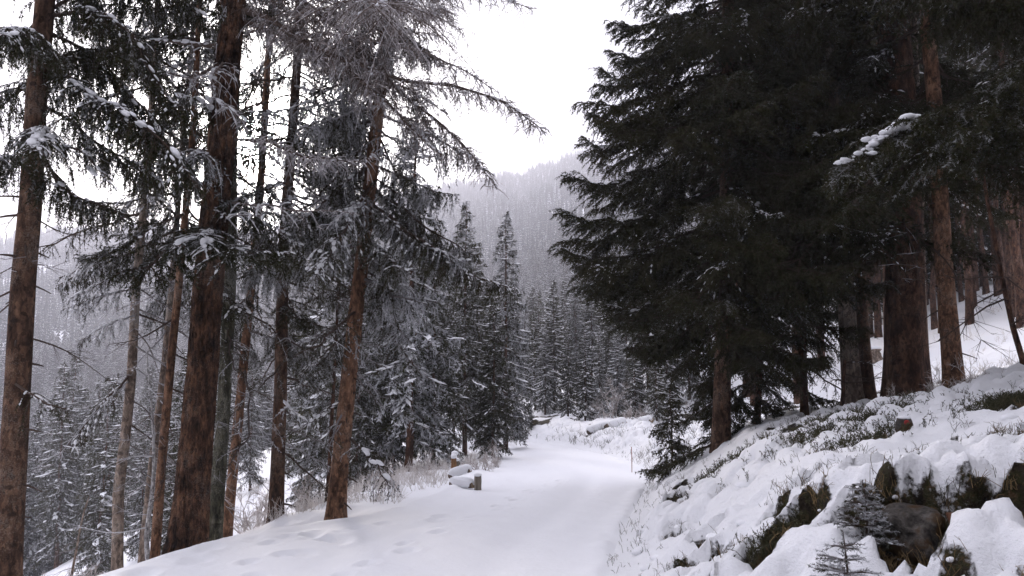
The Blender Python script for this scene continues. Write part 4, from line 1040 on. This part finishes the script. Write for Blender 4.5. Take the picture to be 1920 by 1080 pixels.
for side_, where in ((0, 'left of the clear-stemmed one'), (1, 'right of the clear-stemmed one')):
    qq = sorted([q for q in q_ if (q[0] > 1040) == bool(side_)], key=lambda q: q[0])
    if side_ == 0: qq = qq[::-1]
    for i, (px, d, v, tp) in enumerate(qq):
        mid_at(px, d, v, tp + rd.uniform(-25, 30), frost=rd.choice((.1, .2, .3, .42, .55)), label='%s snow-laden spruce beyond the bend, counting %s' % (ORD[i].split()[0] if i else 'first', where), group=G2, rng=rd)
mid_at(992, 34, 6, 755, frost=.5, label='young snowy spruce at the far end of the road', rng=rd)
for k, (px, d, tp) in enumerate(((1062, 39, 730), (1090, 36, 735), (1018, 41, 735), (1128, 34, 725), (1160, 32, 730), (1198, 29, 715), (1108, 44, 720), (1048, 47, 715))):
    mid_at(px, d, 6, tp, frost=.25, label='%s from left of the young spruces at the foot of the far stand' % ['fourth', 'fifth', 'first', 'seventh', 'eighth', 'ninth', 'sixth', 'second'][k], group='young spruces beyond the bend', rng=rd)
mid_at(1255, 14.5, 6, 720, frost=.12, label='small dark spruce under the skirt of the big dark spruce', rng=rd)
# down the slope on the left
def stand(spots, sectors, kind, group):
    """Plant a stand; each label counts the trees back from the road within a sector named by the trunks that bound it."""
    for k, (a, b_, where) in enumerate(sectors):
        inside_ = sorted([q for q in spots if a <= q[0] < b_], key=lambda q: q[1])
        for i, (px, d, v, sc, fr) in enumerate(inside_):
            p = at(px, 700, d)
            put_mid(v, p[0], p[1], sc, (px * .731 + d) % 6.283, fr, '%s %s %s' % (ORD[min(i, 31)], kind, where), group, lean=.02 * math.sin(px))
# down the slope on the left
sp = []
for k in range(52):
    px = rd.uniform(-60, 800); d = rd.uniform(18, 64)
    if (d < 27 and px < 345): continue
    v = rd.choice((2, 3, 4, 4, 0, 1)); p = at(px, 700, d)
    top_ = at(px, rd.uniform(650, 780) if px < 420 else (rd.uniform(560, 720) if px < 640 else rd.uniform(430, 600)), d)[2]
    sp.append((px, d, v, max(.35, min(1.7, (top_ - gz(p[0], p[1])) / MID[v][0])), rd.uniform(.28, .46)))
stand(sp, [(-60, 60, 'downslope behind the leftmost thick trunk'), (60, 230, 'downslope between leftmost thick trunk and slim pale trunk'), (230, 330, 'downslope behind the slim trunks left of the larch'),
           (330, 440, 'downslope behind the massive larch'), (440, 530, 'downslope between the larch and the grey-brown spruce'), (530, 640, 'downslope between grey-brown and pink-barked spruces'), (640, 801, 'downslope right of the pink-barked leaning spruce')],
      'snowy spruce', 'snowy spruces down the slope on the left')
# up the slope on the right
sp = []
for k in range(46):
    px = rd.uniform(1380, 2050); d = rd.uniform(19, 62)
    if d < 26 and 1500 < px < 1900: continue
    sp.append((px, d, 5 if d < 34 else rd.choice((5, 5, 3, 2)), rd.uniform(.95, 1.4), rd.uniform(.1, .3)))
for k in range(18): sp.append((1636 + 17.5 * k + rd.uniform(-6, 6), rd.uniform(25, 37), 5, rd.uniform(.75, 1.1), rd.uniform(.1, .3)))
for k in range(34): sp.append((rd.uniform(1530, 2010), rd.uniform(24, 50), 5, rd.uniform(.8, 1.25), rd.uniform(.1, .3)))
for k in range(40): sp.append((rd.uniform(1560, 2040), rd.uniform(33, 66), rd.choice((2, 3, 3)), rd.uniform(.9, 1.5), rd.uniform(.1, .3)))
stand(sp, [(1380, 1520, 'upslope behind the slim spruce'), (1520, 1585, 'upslope left of the twin trunks'), (1585, 1630, 'upslope behind the twin trunks'), (1630, 1680, 'upslope between twin trunks and thickest trunk'), (1680, 1745, 'upslope behind the thickest trunk'), (1745, 1800, 'upslope behind the reddish trunk'),
           (1800, 1860, 'upslope just right of the reddish trunk'), (1860, 1990, 'upslope behind the crooked sapling'), (1990, 2201, 'upslope past the right edge')], 'dark spruce', 'spruces up the slope behind the bank')
sp = [(rd.uniform(960, 1300), rd.uniform(62, 105), rd.choice((0, 1, 0, 4)), rd.uniform(.55, .9), rd.uniform(.3, .5)) for k in range(26)]
stand(sp, [(960, 1040, 'far behind the clear-stemmed snow-laden spruce'), (1040, 1120, 'far behind the middle of the stand beyond the bend'), (1120, 1301, 'far behind the stand, beside the big dark spruce')], 'snowy spruce', 'snowy spruces far behind the bend')
# the same wood goes on beside and behind the photographer and shades the bank
for (x, y, v, sc) in ((7.5, 3.0, 3, 1.5), (9.5, -1.0, 2, 1.6), (6.5, -5.0, 3, 1.6), (11.5, 4.5, 3, 1.7), (4.5, -9.5, 2, 1.7), (9.5, -8.0, 3, 1.7), (-7.5, -3.0, 3, 1.5), (-6.0, -9.0, 2, 1.6), (-9.5, 2.0, 2, 1.4), (13, -3, 3, 1.7), (1.5, -15, 3, 1.8), (-3, -17, 2, 1.8), (8, -14, 3, 1.8), (4.6, 2.6, 5, 1.35), (3.8, -1.2, 5, 1.4), (6.3, 5.0, 5, 1.3), (5.6, 0.6, 5, 1.5), (3.4, -4.2, 5, 1.4)):
    put_mid(v, x, y, sc, x * 3.1, .15, 'spruce of the same wood standing outside the picture beside the road', 'spruces outside the picture')
# ------------------------------------------------------------------ far wood: one mass of small spruces on the slopes
def far_proto(seed, H, w, snow):
    rng = np.random.default_rng(seed); V = []; T = []; A = []
    nw = 11
    for i in range(nw):
        u = i / nw; h = H * (.06 + .90 * u); r_ = w * (1 - u) ** .85 * (.85 + .3 * rng.random()) + .08
        k = 9; a0 = rng.random() * 6.3
        for j in range(k):
            a = a0 + j * 2 * PI / k + .2 * rng.normal(); rr = r_ * (.65 + .6 * rng.random()); wd = .42
            b0 = len(V)
            V += [(0, 0, h + H * .075), (math.cos(a - wd) * rr * .62, math.sin(a - wd) * rr * .62, h - .10 * rr), (math.cos(a) * rr, math.sin(a) * rr, h - .38 * rr), (math.cos(a + wd) * rr * .62, math.sin(a + wd) * rr * .62, h - .10 * rr)]
            s = snow * .5 + .62 * rng.random()
            A += [s * .2, s * .5, s * 1.25, s * .5]
            T += [(b0, b0 + 1, b0 + 2), (b0, b0 + 2, b0 + 3)]
    b0 = len(V)
    for a in (0, 2.1, 4.2): V += [(math.cos(a) * .2, math.sin(a) * .2, -1.0)]; A += [0]
    V += [(0, 0, H)]; A += [.4]
    T += [(b0, b0 + 1, b0 + 3), (b0 + 1, b0 + 2, b0 + 3), (b0 + 2, b0, b0 + 3)]
    me = mesh_from('far_spruce', np.array(V), None, np.array(T), [m_fartree], attrs={'fr': np.clip(A, 0, 1)})
    return bpy.data.objects.new('far_spruce_shape', me)
forest_shapes = [bpy.data.objects.new('forest_spruce_shape', MID[k][1]) for k in (0, 1, 2, 4)]
protos = [far_proto(s, h, w, sn) for s, h, w, sn in ((1, 14, 2.0, .45), (2, 12, 1.9, .6), (3, 16, 2.0, .4), (4, 13, 2.6, .95))] + forest_shapes
fr_ = np.random.default_rng(77)
N = 36000
az = np.radians(fr_.uniform(-38, 40, N)); rr = np.sqrt(fr_.uniform(64 ** 2, 835 ** 2, N))
X = np.sin(az) * rr; Y = np.cos(az) * rr
keep = (fbm(X / 40, Y / 40, 121, 3) > -.42) & ((np.degrees(az) < -12) | (rr > 100) | (np.degrees(az) > 14))
X, Y, rr = X[keep], Y[keep], rr[keep]
Z = height(X, Y) - .2
pm = bpy.data.meshes.new('forest'); pm.vertices.add(len(X)); pm.vertices.foreach_set('co', np.stack([X, Y, Z], 1).astype(np.float32).ravel())
for nme, val, ty in (('sc', fr_.uniform(.6, 1.15, len(X)) * (1 - .15 * sstep(300, 800, rr)) * np.where(rr < 300, 1.35, 1.0), 'FLOAT'), ('rot', fr_.uniform(0, 6.283, len(X)), 'FLOAT')):
    a = pm.attributes.new(nme, ty, 'POINT'); a.data.foreach_set('value', val.astype(np.float32))
a = pm.attributes.new('pick', 'INT', 'POINT'); pk = fr_.choice(4, len(X), p=[.34, .28, .26, .12]); pk = np.where(rr < 300, pk + 4, pk); a.data.foreach_set('value', pk.astype(np.int32))
forest = link('forest', pm); forest['frost'] = .36
tag(forest, 'hazy snow-dusted conifer forest covering the far slopes', 'forest', kind='stuff')
ng = bpy.data.node_groups.new('forest_scatter', 'GeometryNodeTree')
ng.interface.new_socket('Geometry', in_out='INPUT', socket_type='NodeSocketGeometry')
ng.interface.new_socket('Geometry', in_out='OUTPUT', socket_type='NodeSocketGeometry')
gi = ng.nodes.new('NodeGroupInput'); go = ng.nodes.new('NodeGroupOutput')
iop = ng.nodes.new('GeometryNodeInstanceOnPoints')
g2i = ng.nodes.new('GeometryNodeGeometryToInstance')
for p in reversed(protos):
    oi_ = ng.nodes.new('GeometryNodeObjectInfo'); oi_.inputs['Object'].default_value = p; oi_.inputs['As Instance'].default_value = False
    ng.links.new(oi_.outputs['Geometry'], g2i.inputs[0])
def named(n, ty):
    a = ng.nodes.new('GeometryNodeInputNamedAttribute'); a.data_type = ty; a.inputs['Name'].default_value = n
    return a.outputs['Attribute']
m2p = ng.nodes.new('GeometryNodeMeshToPoints')
ng.links.new(gi.outputs[0], m2p.inputs['Mesh'])
ng.links.new(m2p.outputs[0], iop.inputs['Points'])
ng.links.new(g2i.outputs[0], iop.inputs['Instance'])
iop.inputs['Pick Instance'].default_value = True
ng.links.new(named('pick', 'INT'), iop.inputs['Instance Index'])
cx = ng.nodes.new('ShaderNodeCombineXYZ'); ng.links.new(named('rot', 'FLOAT'), cx.inputs[2])
ng.links.new(cx.outputs[0], iop.inputs['Rotation']); ng.links.new(named('sc', 'FLOAT'), iop.inputs['Scale'])
ng.links.new(iop.outputs[0], go.inputs[0])
md = forest.modifiers.new('scatter', 'NODES'); md.node_group = ng

# ================================================================== small things on and beside the road
rs = np.random.default_rng(99)
def snow_cap(parent, c, size, seed, fwd=None, amp=.12, sub=3):
    mb = MB(); blob(mb, c, size, np.random.default_rng(seed), sub, amp, fwd)
    return link('snow_cap', mb.mesh('snow_cap', [m_snow], True), parent)
def post(px, py_top, depth, dia, label, mat, seed, group=None, capk=1.0, lean=(0, 0)):
    p = at(px, py_top, depth); z = gz(p[0], p[1]); h = p[2] - z
    e = empty('wooden_post', (p[0], p[1], z - .1), label, 'post', group)
    mb = MB(); x = np.linspace(0, 1, 8)
    tube(mb, np.stack([lean[0] * x, lean[1] * x, x * (h + .1)], 1), dia / 2 * (1 - .06 * x + .03 * np.sin(x * 9 + seed)), 12, 0, .4)
    link('shaft', mb.mesh('shaft', [mat], True), e)
    snow_cap(e, (lean[0], lean[1], h + .1 + .02 * capk), (dia * .56, dia * .56, .045 * capk), seed)
    return e
post(896, 892, 13.4, .125, 'short thick grey post at the front end of the snow-capped logs', m_post, 1, capk=.7)
post(851, 858, 14.8, .10, 'orange-faced wooden post with a snow cap, left of the pair behind the logs', m_postorange, 2, capk=1.1)
post(857, 864, 15.0, .085, 'grey snow-capped post, right of the pair behind the logs', m_post, 3, capk=.9)
post(853, 852, 15.3, .12, 'taller snow-capped post rising behind the orange-faced post', m_post, 4, capk=1.1)
def log(name, a, b_, dia, label, snow=.07, mat=m_log, group=None, cat='log'):
    A, Bp = np.array(a), np.array(b_)
    c = (A + Bp) / 2; e = empty(name, (c[0], c[1], c[2]), label, cat, group)
    x = np.linspace(0, 1, 10)[:, None]; P = (A - c) * (1 - x) + (Bp - c) * x
    mb = MB(); tube(mb, P, dia / 2 * (1 + .04 * np.sin(np.arange(10) * 1.7)), 14, 0, .4); link('bark', mb.mesh('bark', [mat], True), e)
    mb = MB(); d = unit(Bp - A)
    for q, s in ((A - c, -1), (Bp - c, 1)): tube(mb, np.array([q + d * s * .002, q + d * s * .006]), dia / 2 * .93, 14, 0, .4)
    link('cut_end', mb.mesh('cut_end', [m_cut]), e)
    L = np.linalg.norm(Bp - A); V, F = ICO[4]; r_ = np.random.default_rng(int(L * 1000))
    V2 = np.sign(V) * np.abs(V) ** np.array([.45, .8, .8]); V2 = V2 * (1 + .05 * sum(np.sin(V2 @ (r_.normal(size=3) * 4) + i) for i in range(4)) / 2)[:, None] * (L * .52, dia * .60, dia * .38 + snow * .8)
    f = unit(Bp - A); sd = unit(np.cross(np.array([0, 0, 1.0]), f)); up = np.cross(f, sd)
    V2 = V2[:, :1] * f + V2[:, 1:2] * sd + V2[:, 2:] * up + np.array([0, 0, dia * .18 + snow * .3])
    link('snow_cap', mesh_from('snow_cap', V2, None, F, [m_snow], smooth=True), e)
    return e
la = at(846, 905, 13.9); lb = at(887, 905, 13.5); la[2] = gz(la[0], la[1]) + .06; lb[2] = gz(lb[0], lb[1]) + .07
log('snowy_log', la, lb, .10, 'lower of the two snow-covered logs behind the short grey post', .07)
la = at(843, 889, 14.1); lb = at(882, 878, 13.9); la[2] = gz(la[0], la[1]) + .17; lb[2] = gz(lb[0], lb[1]) + .30
log('snowy_log', la, lb, .09, 'upper snow-covered log lying tilted on the other behind the short grey post', .06)
la = at(1143, 800, 26.5); lb = at(1172, 792, 25.8); la[2] = gz(la[0], la[1]) + .10; lb[2] = gz(lb[0], lb[1]) + .12
log('snowy_log', la, lb, .20, 'snow-covered log on top of the far bank past the bend', .12)
la = at(1103, 812, 27.5); lb = at(1142, 802, 26.8); la[2] = gz(la[0], la[1]) + .10; lb[2] = gz(lb[0], lb[1]) + .12
log('snowy_log', la, lb, .18, 'thin snow-covered log sloping down the far bank past the bend', .08)
la = at(1200, 789, 25.0); lb = at(1222, 787, 24.6); la[2] = gz(la[0], la[1]) + .10; lb[2] = gz(lb[0], lb[1]) + .12
log('snowy_log', la, lb, .16, 'short snow-capped log end beside the skirt of the big dark spruce', .08)
p0 = at(225, 1003, 14.5); p1 = at(272, 1013, 14.0); p0[2] = gz(p0[0], p0[1]) + .1; p1[2] = gz(p1[0], p1[1]) + .12
log('fallen_log', p0, p1, .10, 'dark fallen log with a line of snow behind the slim pale trunk', .03)
# stake, stump, painted stone
p = at(1184, 838, 17.5); zb_ = gz(p[0], p[1]); mb = MB()
tube(mb, np.array([[0, 0, -.15], [.004, 0, (p[2] - zb_) * .5], [0, 0, p[2] - zb_]]), .009, 6, 0, .3)
tag(link('marker_stake', mb.mesh('marker_stake', [m_stakered]), None, (p[0], p[1], zb_)), 'thin reddish stake standing at the right edge of the road', 'stake')
p = at(1640, 655, 25); zb_ = gz(p[0], p[1])
e = empty('tree_stump', (p[0], p[1], zb_ - .1), 'small snow-topped stump on the open slope behind the twin trunks', 'stump')
link('wood', trunk_mesh(np.array([[0, 0, 0], [0, 0, .25], [0, 0, .5]]), .17, .15, 1.3, 16, .05, 5, B['pale'], 10), e); snow_cap(e, (0, 0, .53), (.19, .19, .09), 8)

def rock(name, c, size, label, seed, mat=m_rock, amp=.28, sub=4, rz=0, cat='rock'):
    V, F = ICO[sub]; r_ = np.random.default_rng(seed); d = np.zeros(len(V))
    for i in range(9):
        n_ = unit(r_.normal(size=3)); k = .55 + .35 * r_.random(); dd = V @ n_; d = d - np.maximum(dd - k, 0) * .9
    fq = r_.normal(size=(8, 3)) * 5
    d = d + .03 * sum(np.sin(V @ fq[i] + i) for i in range(8)) * amp * 2
    V2 = V * (1 + d)[:, None] * np.asarray(size)
    o = link(name, mesh_from(name, V2, None, F, [mat], smooth=True), None, c); o.rotation_euler = (0, 0, rz)
    return tag(o, label, cat)
c = at(1705, 1000, 4.62); rock('boulder', c, (.22, .20, .18), 'grey boulder with rusty lichen under the snow ledge of the near bank', 4, rz=.6)
c = at(1795, 1040, 4.25)
e = link('rotten_stump', trunk_mesh(np.array([[0, 0, -.15], [.01, 0, .05], [.03, .02, .2]]), .055, .045, 1.2, 24, .16, 9, m_rust, 20), None, c)
tag(e, 'rust-red rotten stump poking out under the snow right of the boulder', 'stump')
c = at(1697, 826, 6.9); c[2] = gz(c[0], c[1]) + .05
e = empty('marker_stone', c, 'small frosty stone with a red paint mark beside the green heather', 'stone')
V, F = ICO[3]; r_ = np.random.default_rng(3); d = .12 * sum(np.sin(V @ (r_.normal(size=3) * 3) + i) for i in range(5)) / 2
link('stone', mesh_from('stone', V * (1 + d)[:, None] * (.07, .065, .085), None, F, [m_rock], smooth=True), e)
mb = MB(); blob(mb, (-.005, -.058, .04), (.026, .010, .024), r_, 2, .25); link('paint_mark', mb.mesh('paint_mark', [m_red], True), e)
snow_cap(e, (0, 0, .08), (.055, .055, .02), 12)

# snow cushions that overhang the hollows of the bank
mb = MB(); rc_ = np.random.default_rng(41); bp_lumps = BARE_PTS[0][rc_.integers(0, len(BARE_PTS[0]), 220)]
def bank_pt(x, y, dz=0): return np.array([x, y, gz(x, y) + dz])
for q in bp_lumps:
    w = .008 + .022 * rc_.random() ** 2
    blob(mb, q + np.array([0, 0, w * .2]), (w * 1.2, w * 1.1, w * .7), rc_, 2, .35)
for (x, y, r_) in PIL:
    if y < 9 and r_ < .09 and rc_.random() < .12: blob(mb, bank_pt(x, y, r_ * .1), (r_ * 1.2, r_, r_ * .6), rc_, 2, .4)
tag(link('snow_cushions', mb.mesh('snow_cushions', [m_snow], True)), 'rounded lumps of snow lying over the turf and stones of the near bank', 'snow', kind='stuff')

# heather and bilberry stems poking through the bank
def stems(name, pts, hmin, hmax, mat, seed, label, cat, k=3, lean=.45, w=.0022, side=2, leaf=0, leafmat=None):
    r = np.random.default_rng(seed); mb = MB(); n = len(pts)
    idx = np.repeat(np.arange(n), k); m = len(idx)
    P = pts[idx] + r.normal(size=(m, 3)) * np.array([.025, .025, 0])
    D = unit(np.stack([lean * r.normal(size=m), lean * r.normal(size=m), np.ones(m)], 1)); h = (hmin + (hmax - hmin) * r.random(m) ** 1.5)[:, None]
    M = P + D * h * .55; Q = M + unit(D + .35 * r.normal(size=(m, 3))) * h * .45
    prisms(mb, P - D * .03, M, w, w * .8, 0, .5); prisms(mb, M, Q, w * .8, w * .4, 0, .5)
    for _ in range(side):
        u_ = (.3 + .6 * r.random(m))[:, None]; S = P + (Q - P) * u_; E = S + unit(D + .8 * r.normal(size=(m, 3))) * h * (.2 + .3 * r.random(m))[:, None]
        prisms(mb, S, E, w * .6, w * .3, 0, .5)
        if leaf: needles(mb, S, E, r, leaf, .014, .007, 1)
    if leaf: needles(mb, P, M, r, leaf * .6, .014, .007, 1); needles(mb, M, Q, r, leaf, .014, .007, 1)
    mats = [mat] + ([leafmat] if leafmat else [])
    return tag(link(name, mb.mesh(name, mats)), label, cat, kind='stuff')
def scatter(n, seed, smin, smax, ymin, ymax, cond=None, side=1):
    r = np.random.default_rng(seed); y = ymin + (ymax - ymin) * r.random(n) ** 1.1; s = smin + (smax - smin) * r.random(n)
    x = xR(y) + s if side > 0 else xL(y) - s
    k = np.ones(n, bool) if cond is None else cond(x, y, s)
    x, y = x[k], y[k]
    return np.stack([x, y, height(x, y)], 1)
stems('heather', scatter(3800, 1, .5, 6.0, 4.5, 16, lambda x, y, s: fbm(x / .8, y / .8, 131, 3) + .35 * np.clip(s - 1.6, -1, 1) > .22), .04, .13, m_heather, 2, 'thin brown heather and bilberry stems poking out of the snowy bank', 'heather')
gpts = []
for (cx_, cy_, rx_, ry_, n) in ((3.35, 7.9, .75, .5, 330), (3.0, 6.9, .35, .3, 90), (4.35, 6.9, .35, .2, 200), (4.6, 7.3, .35, .25, 160), (1.74, 5.35, .25, .15, 60), (2.5, 9.6, .5, .5, 150), (3.9, 9.2, .7, .5, 200)):
    r_ = np.random.default_rng(n); a = r_.normal(size=(n, 2)) * .55; x = cx_ + a[:, 0] * rx_; y = cy_ + a[:, 1] * ry_
    gpts.append(np.stack([x, y, height(x, y) + .01], 1))
stems('heather_clumps', np.concatenate(gpts), .05, .15, m_heather, 4, 'dark green heather clumps showing through the snow on the near bank', 'heather', k=3, leaf=130, leafmat=m_heather_green)
# brown turf hanging in the hollows
r_ = np.random.default_rng(61); bp_ = BARE_PTS[0]; hp = bp_[r_.integers(0, len(bp_), 2600)]
stems('turf', hp, .03, .11, m_turf, 6, 'brown dead grass in the bare hollows of the near bank', 'grass', k=2, lean=.5, w=.0022, side=1)
# frosted dry grass on the left verge
stems('grass', scatter(950, 7, .1, 3.0, 11.2, 21, lambda x, y, s: (fbm(x / 1.1, y / 1.1, 141, 3) > -.12), -1), .12, .38, m_grass, 8, 'pale frosted dry grass on the left verge by the logs', 'grass', k=4, lean=.55, w=.0035, side=1)
stems('dry_grass', scatter(500, 17, 4.0, 14.0, 12, 30, lambda x, y, s: fbm(x / 2, y / 2, 151, 3) > .1), .15, .4, m_grass, 18, 'pale dry grass tufts on the open slope behind the bank', 'grass', k=4, lean=.5, w=.004, side=1)
stems('road_edge_twigs', scatter(420, 27, .0, .7, 5.5, 24), .04, .14, m_heather, 28, 'small brown twigs along the foot of the bank', 'twigs', k=2)
stems('bank_twigs', scatter(900, 37, .2, 2.8, 18, 32, lambda x, y, s: fbm(x / .8, y / .8, 161, 3) > .05), .10, .32, m_heather, 38, 'brown twigs through the snow of the far bank', 'twigs', k=3, w=.004)

# rimed shrubs
def shrub_mesh(seed, H, n=9, spread=.6):
    r = np.random.default_rng(seed); mb = MB()
    P = r.normal(size=(n, 3)) * np.array([.08, .08, 0]); D = unit(np.stack([spread * r.normal(size=n), spread * r.normal(size=n), np.ones(n)], 1)); l = H * (.5 + .5 * r.random(n)) * .5
    w = .011 * H
    for lev in range(4):
        Q = P + D * l[:, None]; prisms(mb, P, Q, w, w * .65, 0, r.random(len(P)))
        k = (2, 4, 4, 0)[lev]
        if not k: break
        idx = np.repeat(np.arange(len(P)), k); u_ = (.35 + .65 * r.random(len(idx)))[:, None]
        Pn = P[idx] + (Q - P)[idx] * u_; Dn = unit(D[idx] + .75 * r.normal(size=(len(idx), 3)) + np.array([0, 0, .12])); ln = l[idx] * (.35 + .4 * r.random(len(idx)))
        P, D, l, w = Pn, Dn, ln, max(w * .6, .0022)
    return mb.mesh('shrub', [m_shrub])
SH = [shrub_mesh(s, h, n, sp) for s, h, n, sp in ((1, 1.2, 9, .45), (2, 1.0, 12, .7), (3, 1.5, 7, .35))]
def shrub(px, depth, v, sc, label, name='rimed_shrub', group=None, py=None):
    p = at(px, 800, depth); o = link(name, SH[v], None, (p[0], p[1], gz(p[0], p[1]) - .03)); o.scale = (sc,) * 3; o.rotation_euler = (0, 0, px * .37)
    return tag(o, label, 'shrub', group)
shrub(470, 13.5, 1, 1.25, 'pinkish rimed shrub showing between the larch and the grey-brown spruce')
shrub(495, 14.5, 0, 1.2, 'taller rimed shrub close to the left of the grey-brown spruce')
shrub(118, 11.8, 0, .85, 'white rimed shrub right beside the leftmost thick trunk')
shrub(80, 12.5, 1, .8, 'low rimed shrub half behind the leftmost thick trunk')
shrub(195, 12.8, 2, .55, 'small rimed shrub left of the slim pale trunk')
shrub(150, 11.2, 2, .5, 'small twiggy sapling on the snow patch below the shoulder')
shrub(585, 13.0, 2, .7, 'thin rimed shrub between the grey-brown and pink-barked spruces')
shrub(905, 17.5, 1, 1.0, 'straw-coloured arching shrub behind the short grey post')
shrub(925, 19, 1, .9, 'rimed shrub spilling over the verge before the bend')
shrub(800, 16.5, 1, .9, 'rimed shrub in the frosted grass left of the logs')
shrub(720, 15.0, 1, .9, 'rimed shrub just right of the pink-barked leaning trunk')
shrub(1150, 29, 2, 1.5, 'large rimed shrub in front of the snow-laden spruces beyond the bend')
shrub(1110, 31, 0, 1.4, 'rimed bush below the snow-laden spruces beyond the bend')
shrub(1185, 27, 1, 1.2, 'rimed bush behind the log on the far bank')
shrub(1765, 10.8, 1, .7, 'tangle of bare twigs at the foot of the reddish trunk')
shrub(1830, 9.6, 1, .7, 'tangle of bare twigs between the reddish trunk and the crooked sapling')
shrub(1680, 11.2, 1, .5, 'low bare twigs at the foot of the thickest trunk')
# snag leaning on the snow patch
t = Tree('dead_snag', 'thin leaning grey snag on the snow patch right of the leftmost thick trunk', [(136, 1065), (150, 990), (167, 930)], 11.4, .05, 1.2, 'pale', seed=44, top=.3, flare=1.1)
t.crown(.3, 1.1, 6, .35, .3, 'dead', .6, .3, (-.4, .3))

# spruce saplings on the bank
def sapling(px, py_foot, depth, H, label, seed, w=.32, n=34):
    p = at(px, py_foot, depth); z = gz(p[0], p[1])
    e = empty('spruce_sapling', (p[0], p[1], z - .05), label, 'sapling')
    mb = MB(); x = np.linspace(0, 1, 8); r = np.random.default_rng(seed)
    tube(mb, np.stack([.02 * np.sin(x * 3), 0 * x, x * H], 1), .010 * H / .6 * (1 - x) + .002, 6, 0, .4); tk = link('trunk', mb.mesh('trunk', [m_wood]), e); tk['frost'] = .4
    mb = MB(); sm = MB()
    for i in range(n):
        u_ = (i // 5 + .15 * r.random()) / (n / 5); h = H * (.08 + .88 * u_); a = (i % 5) * 1.2566 + u_ * 9 + .3 * r.normal(); L = w * H / .6 * (1 - u_) ** .8 * (.75 + .4 * r.random()) + .03
        xx = np.linspace(0, 1, 6); poly = np.stack([np.cos(a) * xx * L, np.sin(a) * xx * L, h + L * (.22 * xx - .12 * xx ** 2)], 1)
        ax, _c = bough(mb, poly, 'sap', r, fr_bias=.1)
        if r.random() < .7: snow_on(sm, ax, r, .9, .011, t0=.2)
    poly = np.array([[0, 0, H * .8], [0, 0.002, H * .9], [0, 0, H]]); needles(mb, poly[:2], poly[1:], r, 500, .016, .0035, 1)
    c = link('crown', mb.mesh('crown', [m_wood, m_needle]), e); c['frost'] = .6
    if sm.n: link('snow', sm.mesh('snow', [m_snow], True), c)['kind'] = 'stuff'
    return e
sapling(1582, 1062, 4.0, .62, 'frosted spruce sapling growing in front of the boulder', 1, .24, 45)
sapling(1620, 990, 4.6, .38, 'darker snow-loaded spruce sapling tucked against the left side of the boulder', 2, .24, 40)
sapling(1585, 1105, 3.7, .24, 'low frosted spruce seedling at the foot of the bank below the boulder', 3, .30, 25)
sapling(1350, 1080, 4.9, .17, 'tiny frosted seedling with few twigs alone in the snow left of the boulder', 4, .14, 15)
sapling(1322, 1085, 4.9, .11, 'tiniest rimed seedling in the snow beside the other tiny one', 5, .12, 15)
sapling(1880, 1085, 3.6, .12, 'tiny dark seedling at the lower right corner', 6, .12, 15)

# ------------------------------------------------------------------ haze
zmax = float(GZ.max()) + 20
import bmesh
bm = bmesh.new(); bmesh.ops.create_cube(bm, size=1.0)
hm = bpy.data.meshes.new('haze'); bm.to_mesh(hm); bm.free()
zmin = float(GZ.min()) - 1.5
m_haze = bpy.data.materials.new('haze'); m_haze.use_nodes = True
t = m_haze.node_tree; t.nodes.clear()
ho = t.nodes.new('ShaderNodeOutputMaterial'); pv = t.nodes.new('ShaderNodeVolumePrincipled')
pv.inputs['Color'].default_value = (0.86, 0.88, 1.0, 1); pv.inputs['Density'].default_value = HAZE_DENSITY; pv.inputs['Anisotropy'].default_value = 0.45
t.links.new(pv.outputs[0], ho.inputs['Volume'])
hm.materials.append(m_haze)
hz = link('haze', hm, None, (0, 580, (zmax + zmin) / 2)); hz.scale = (3060, 1400, zmax - zmin)
tag(hz, 'pale winter haze filling the valley', 'haze', kind='stuff')
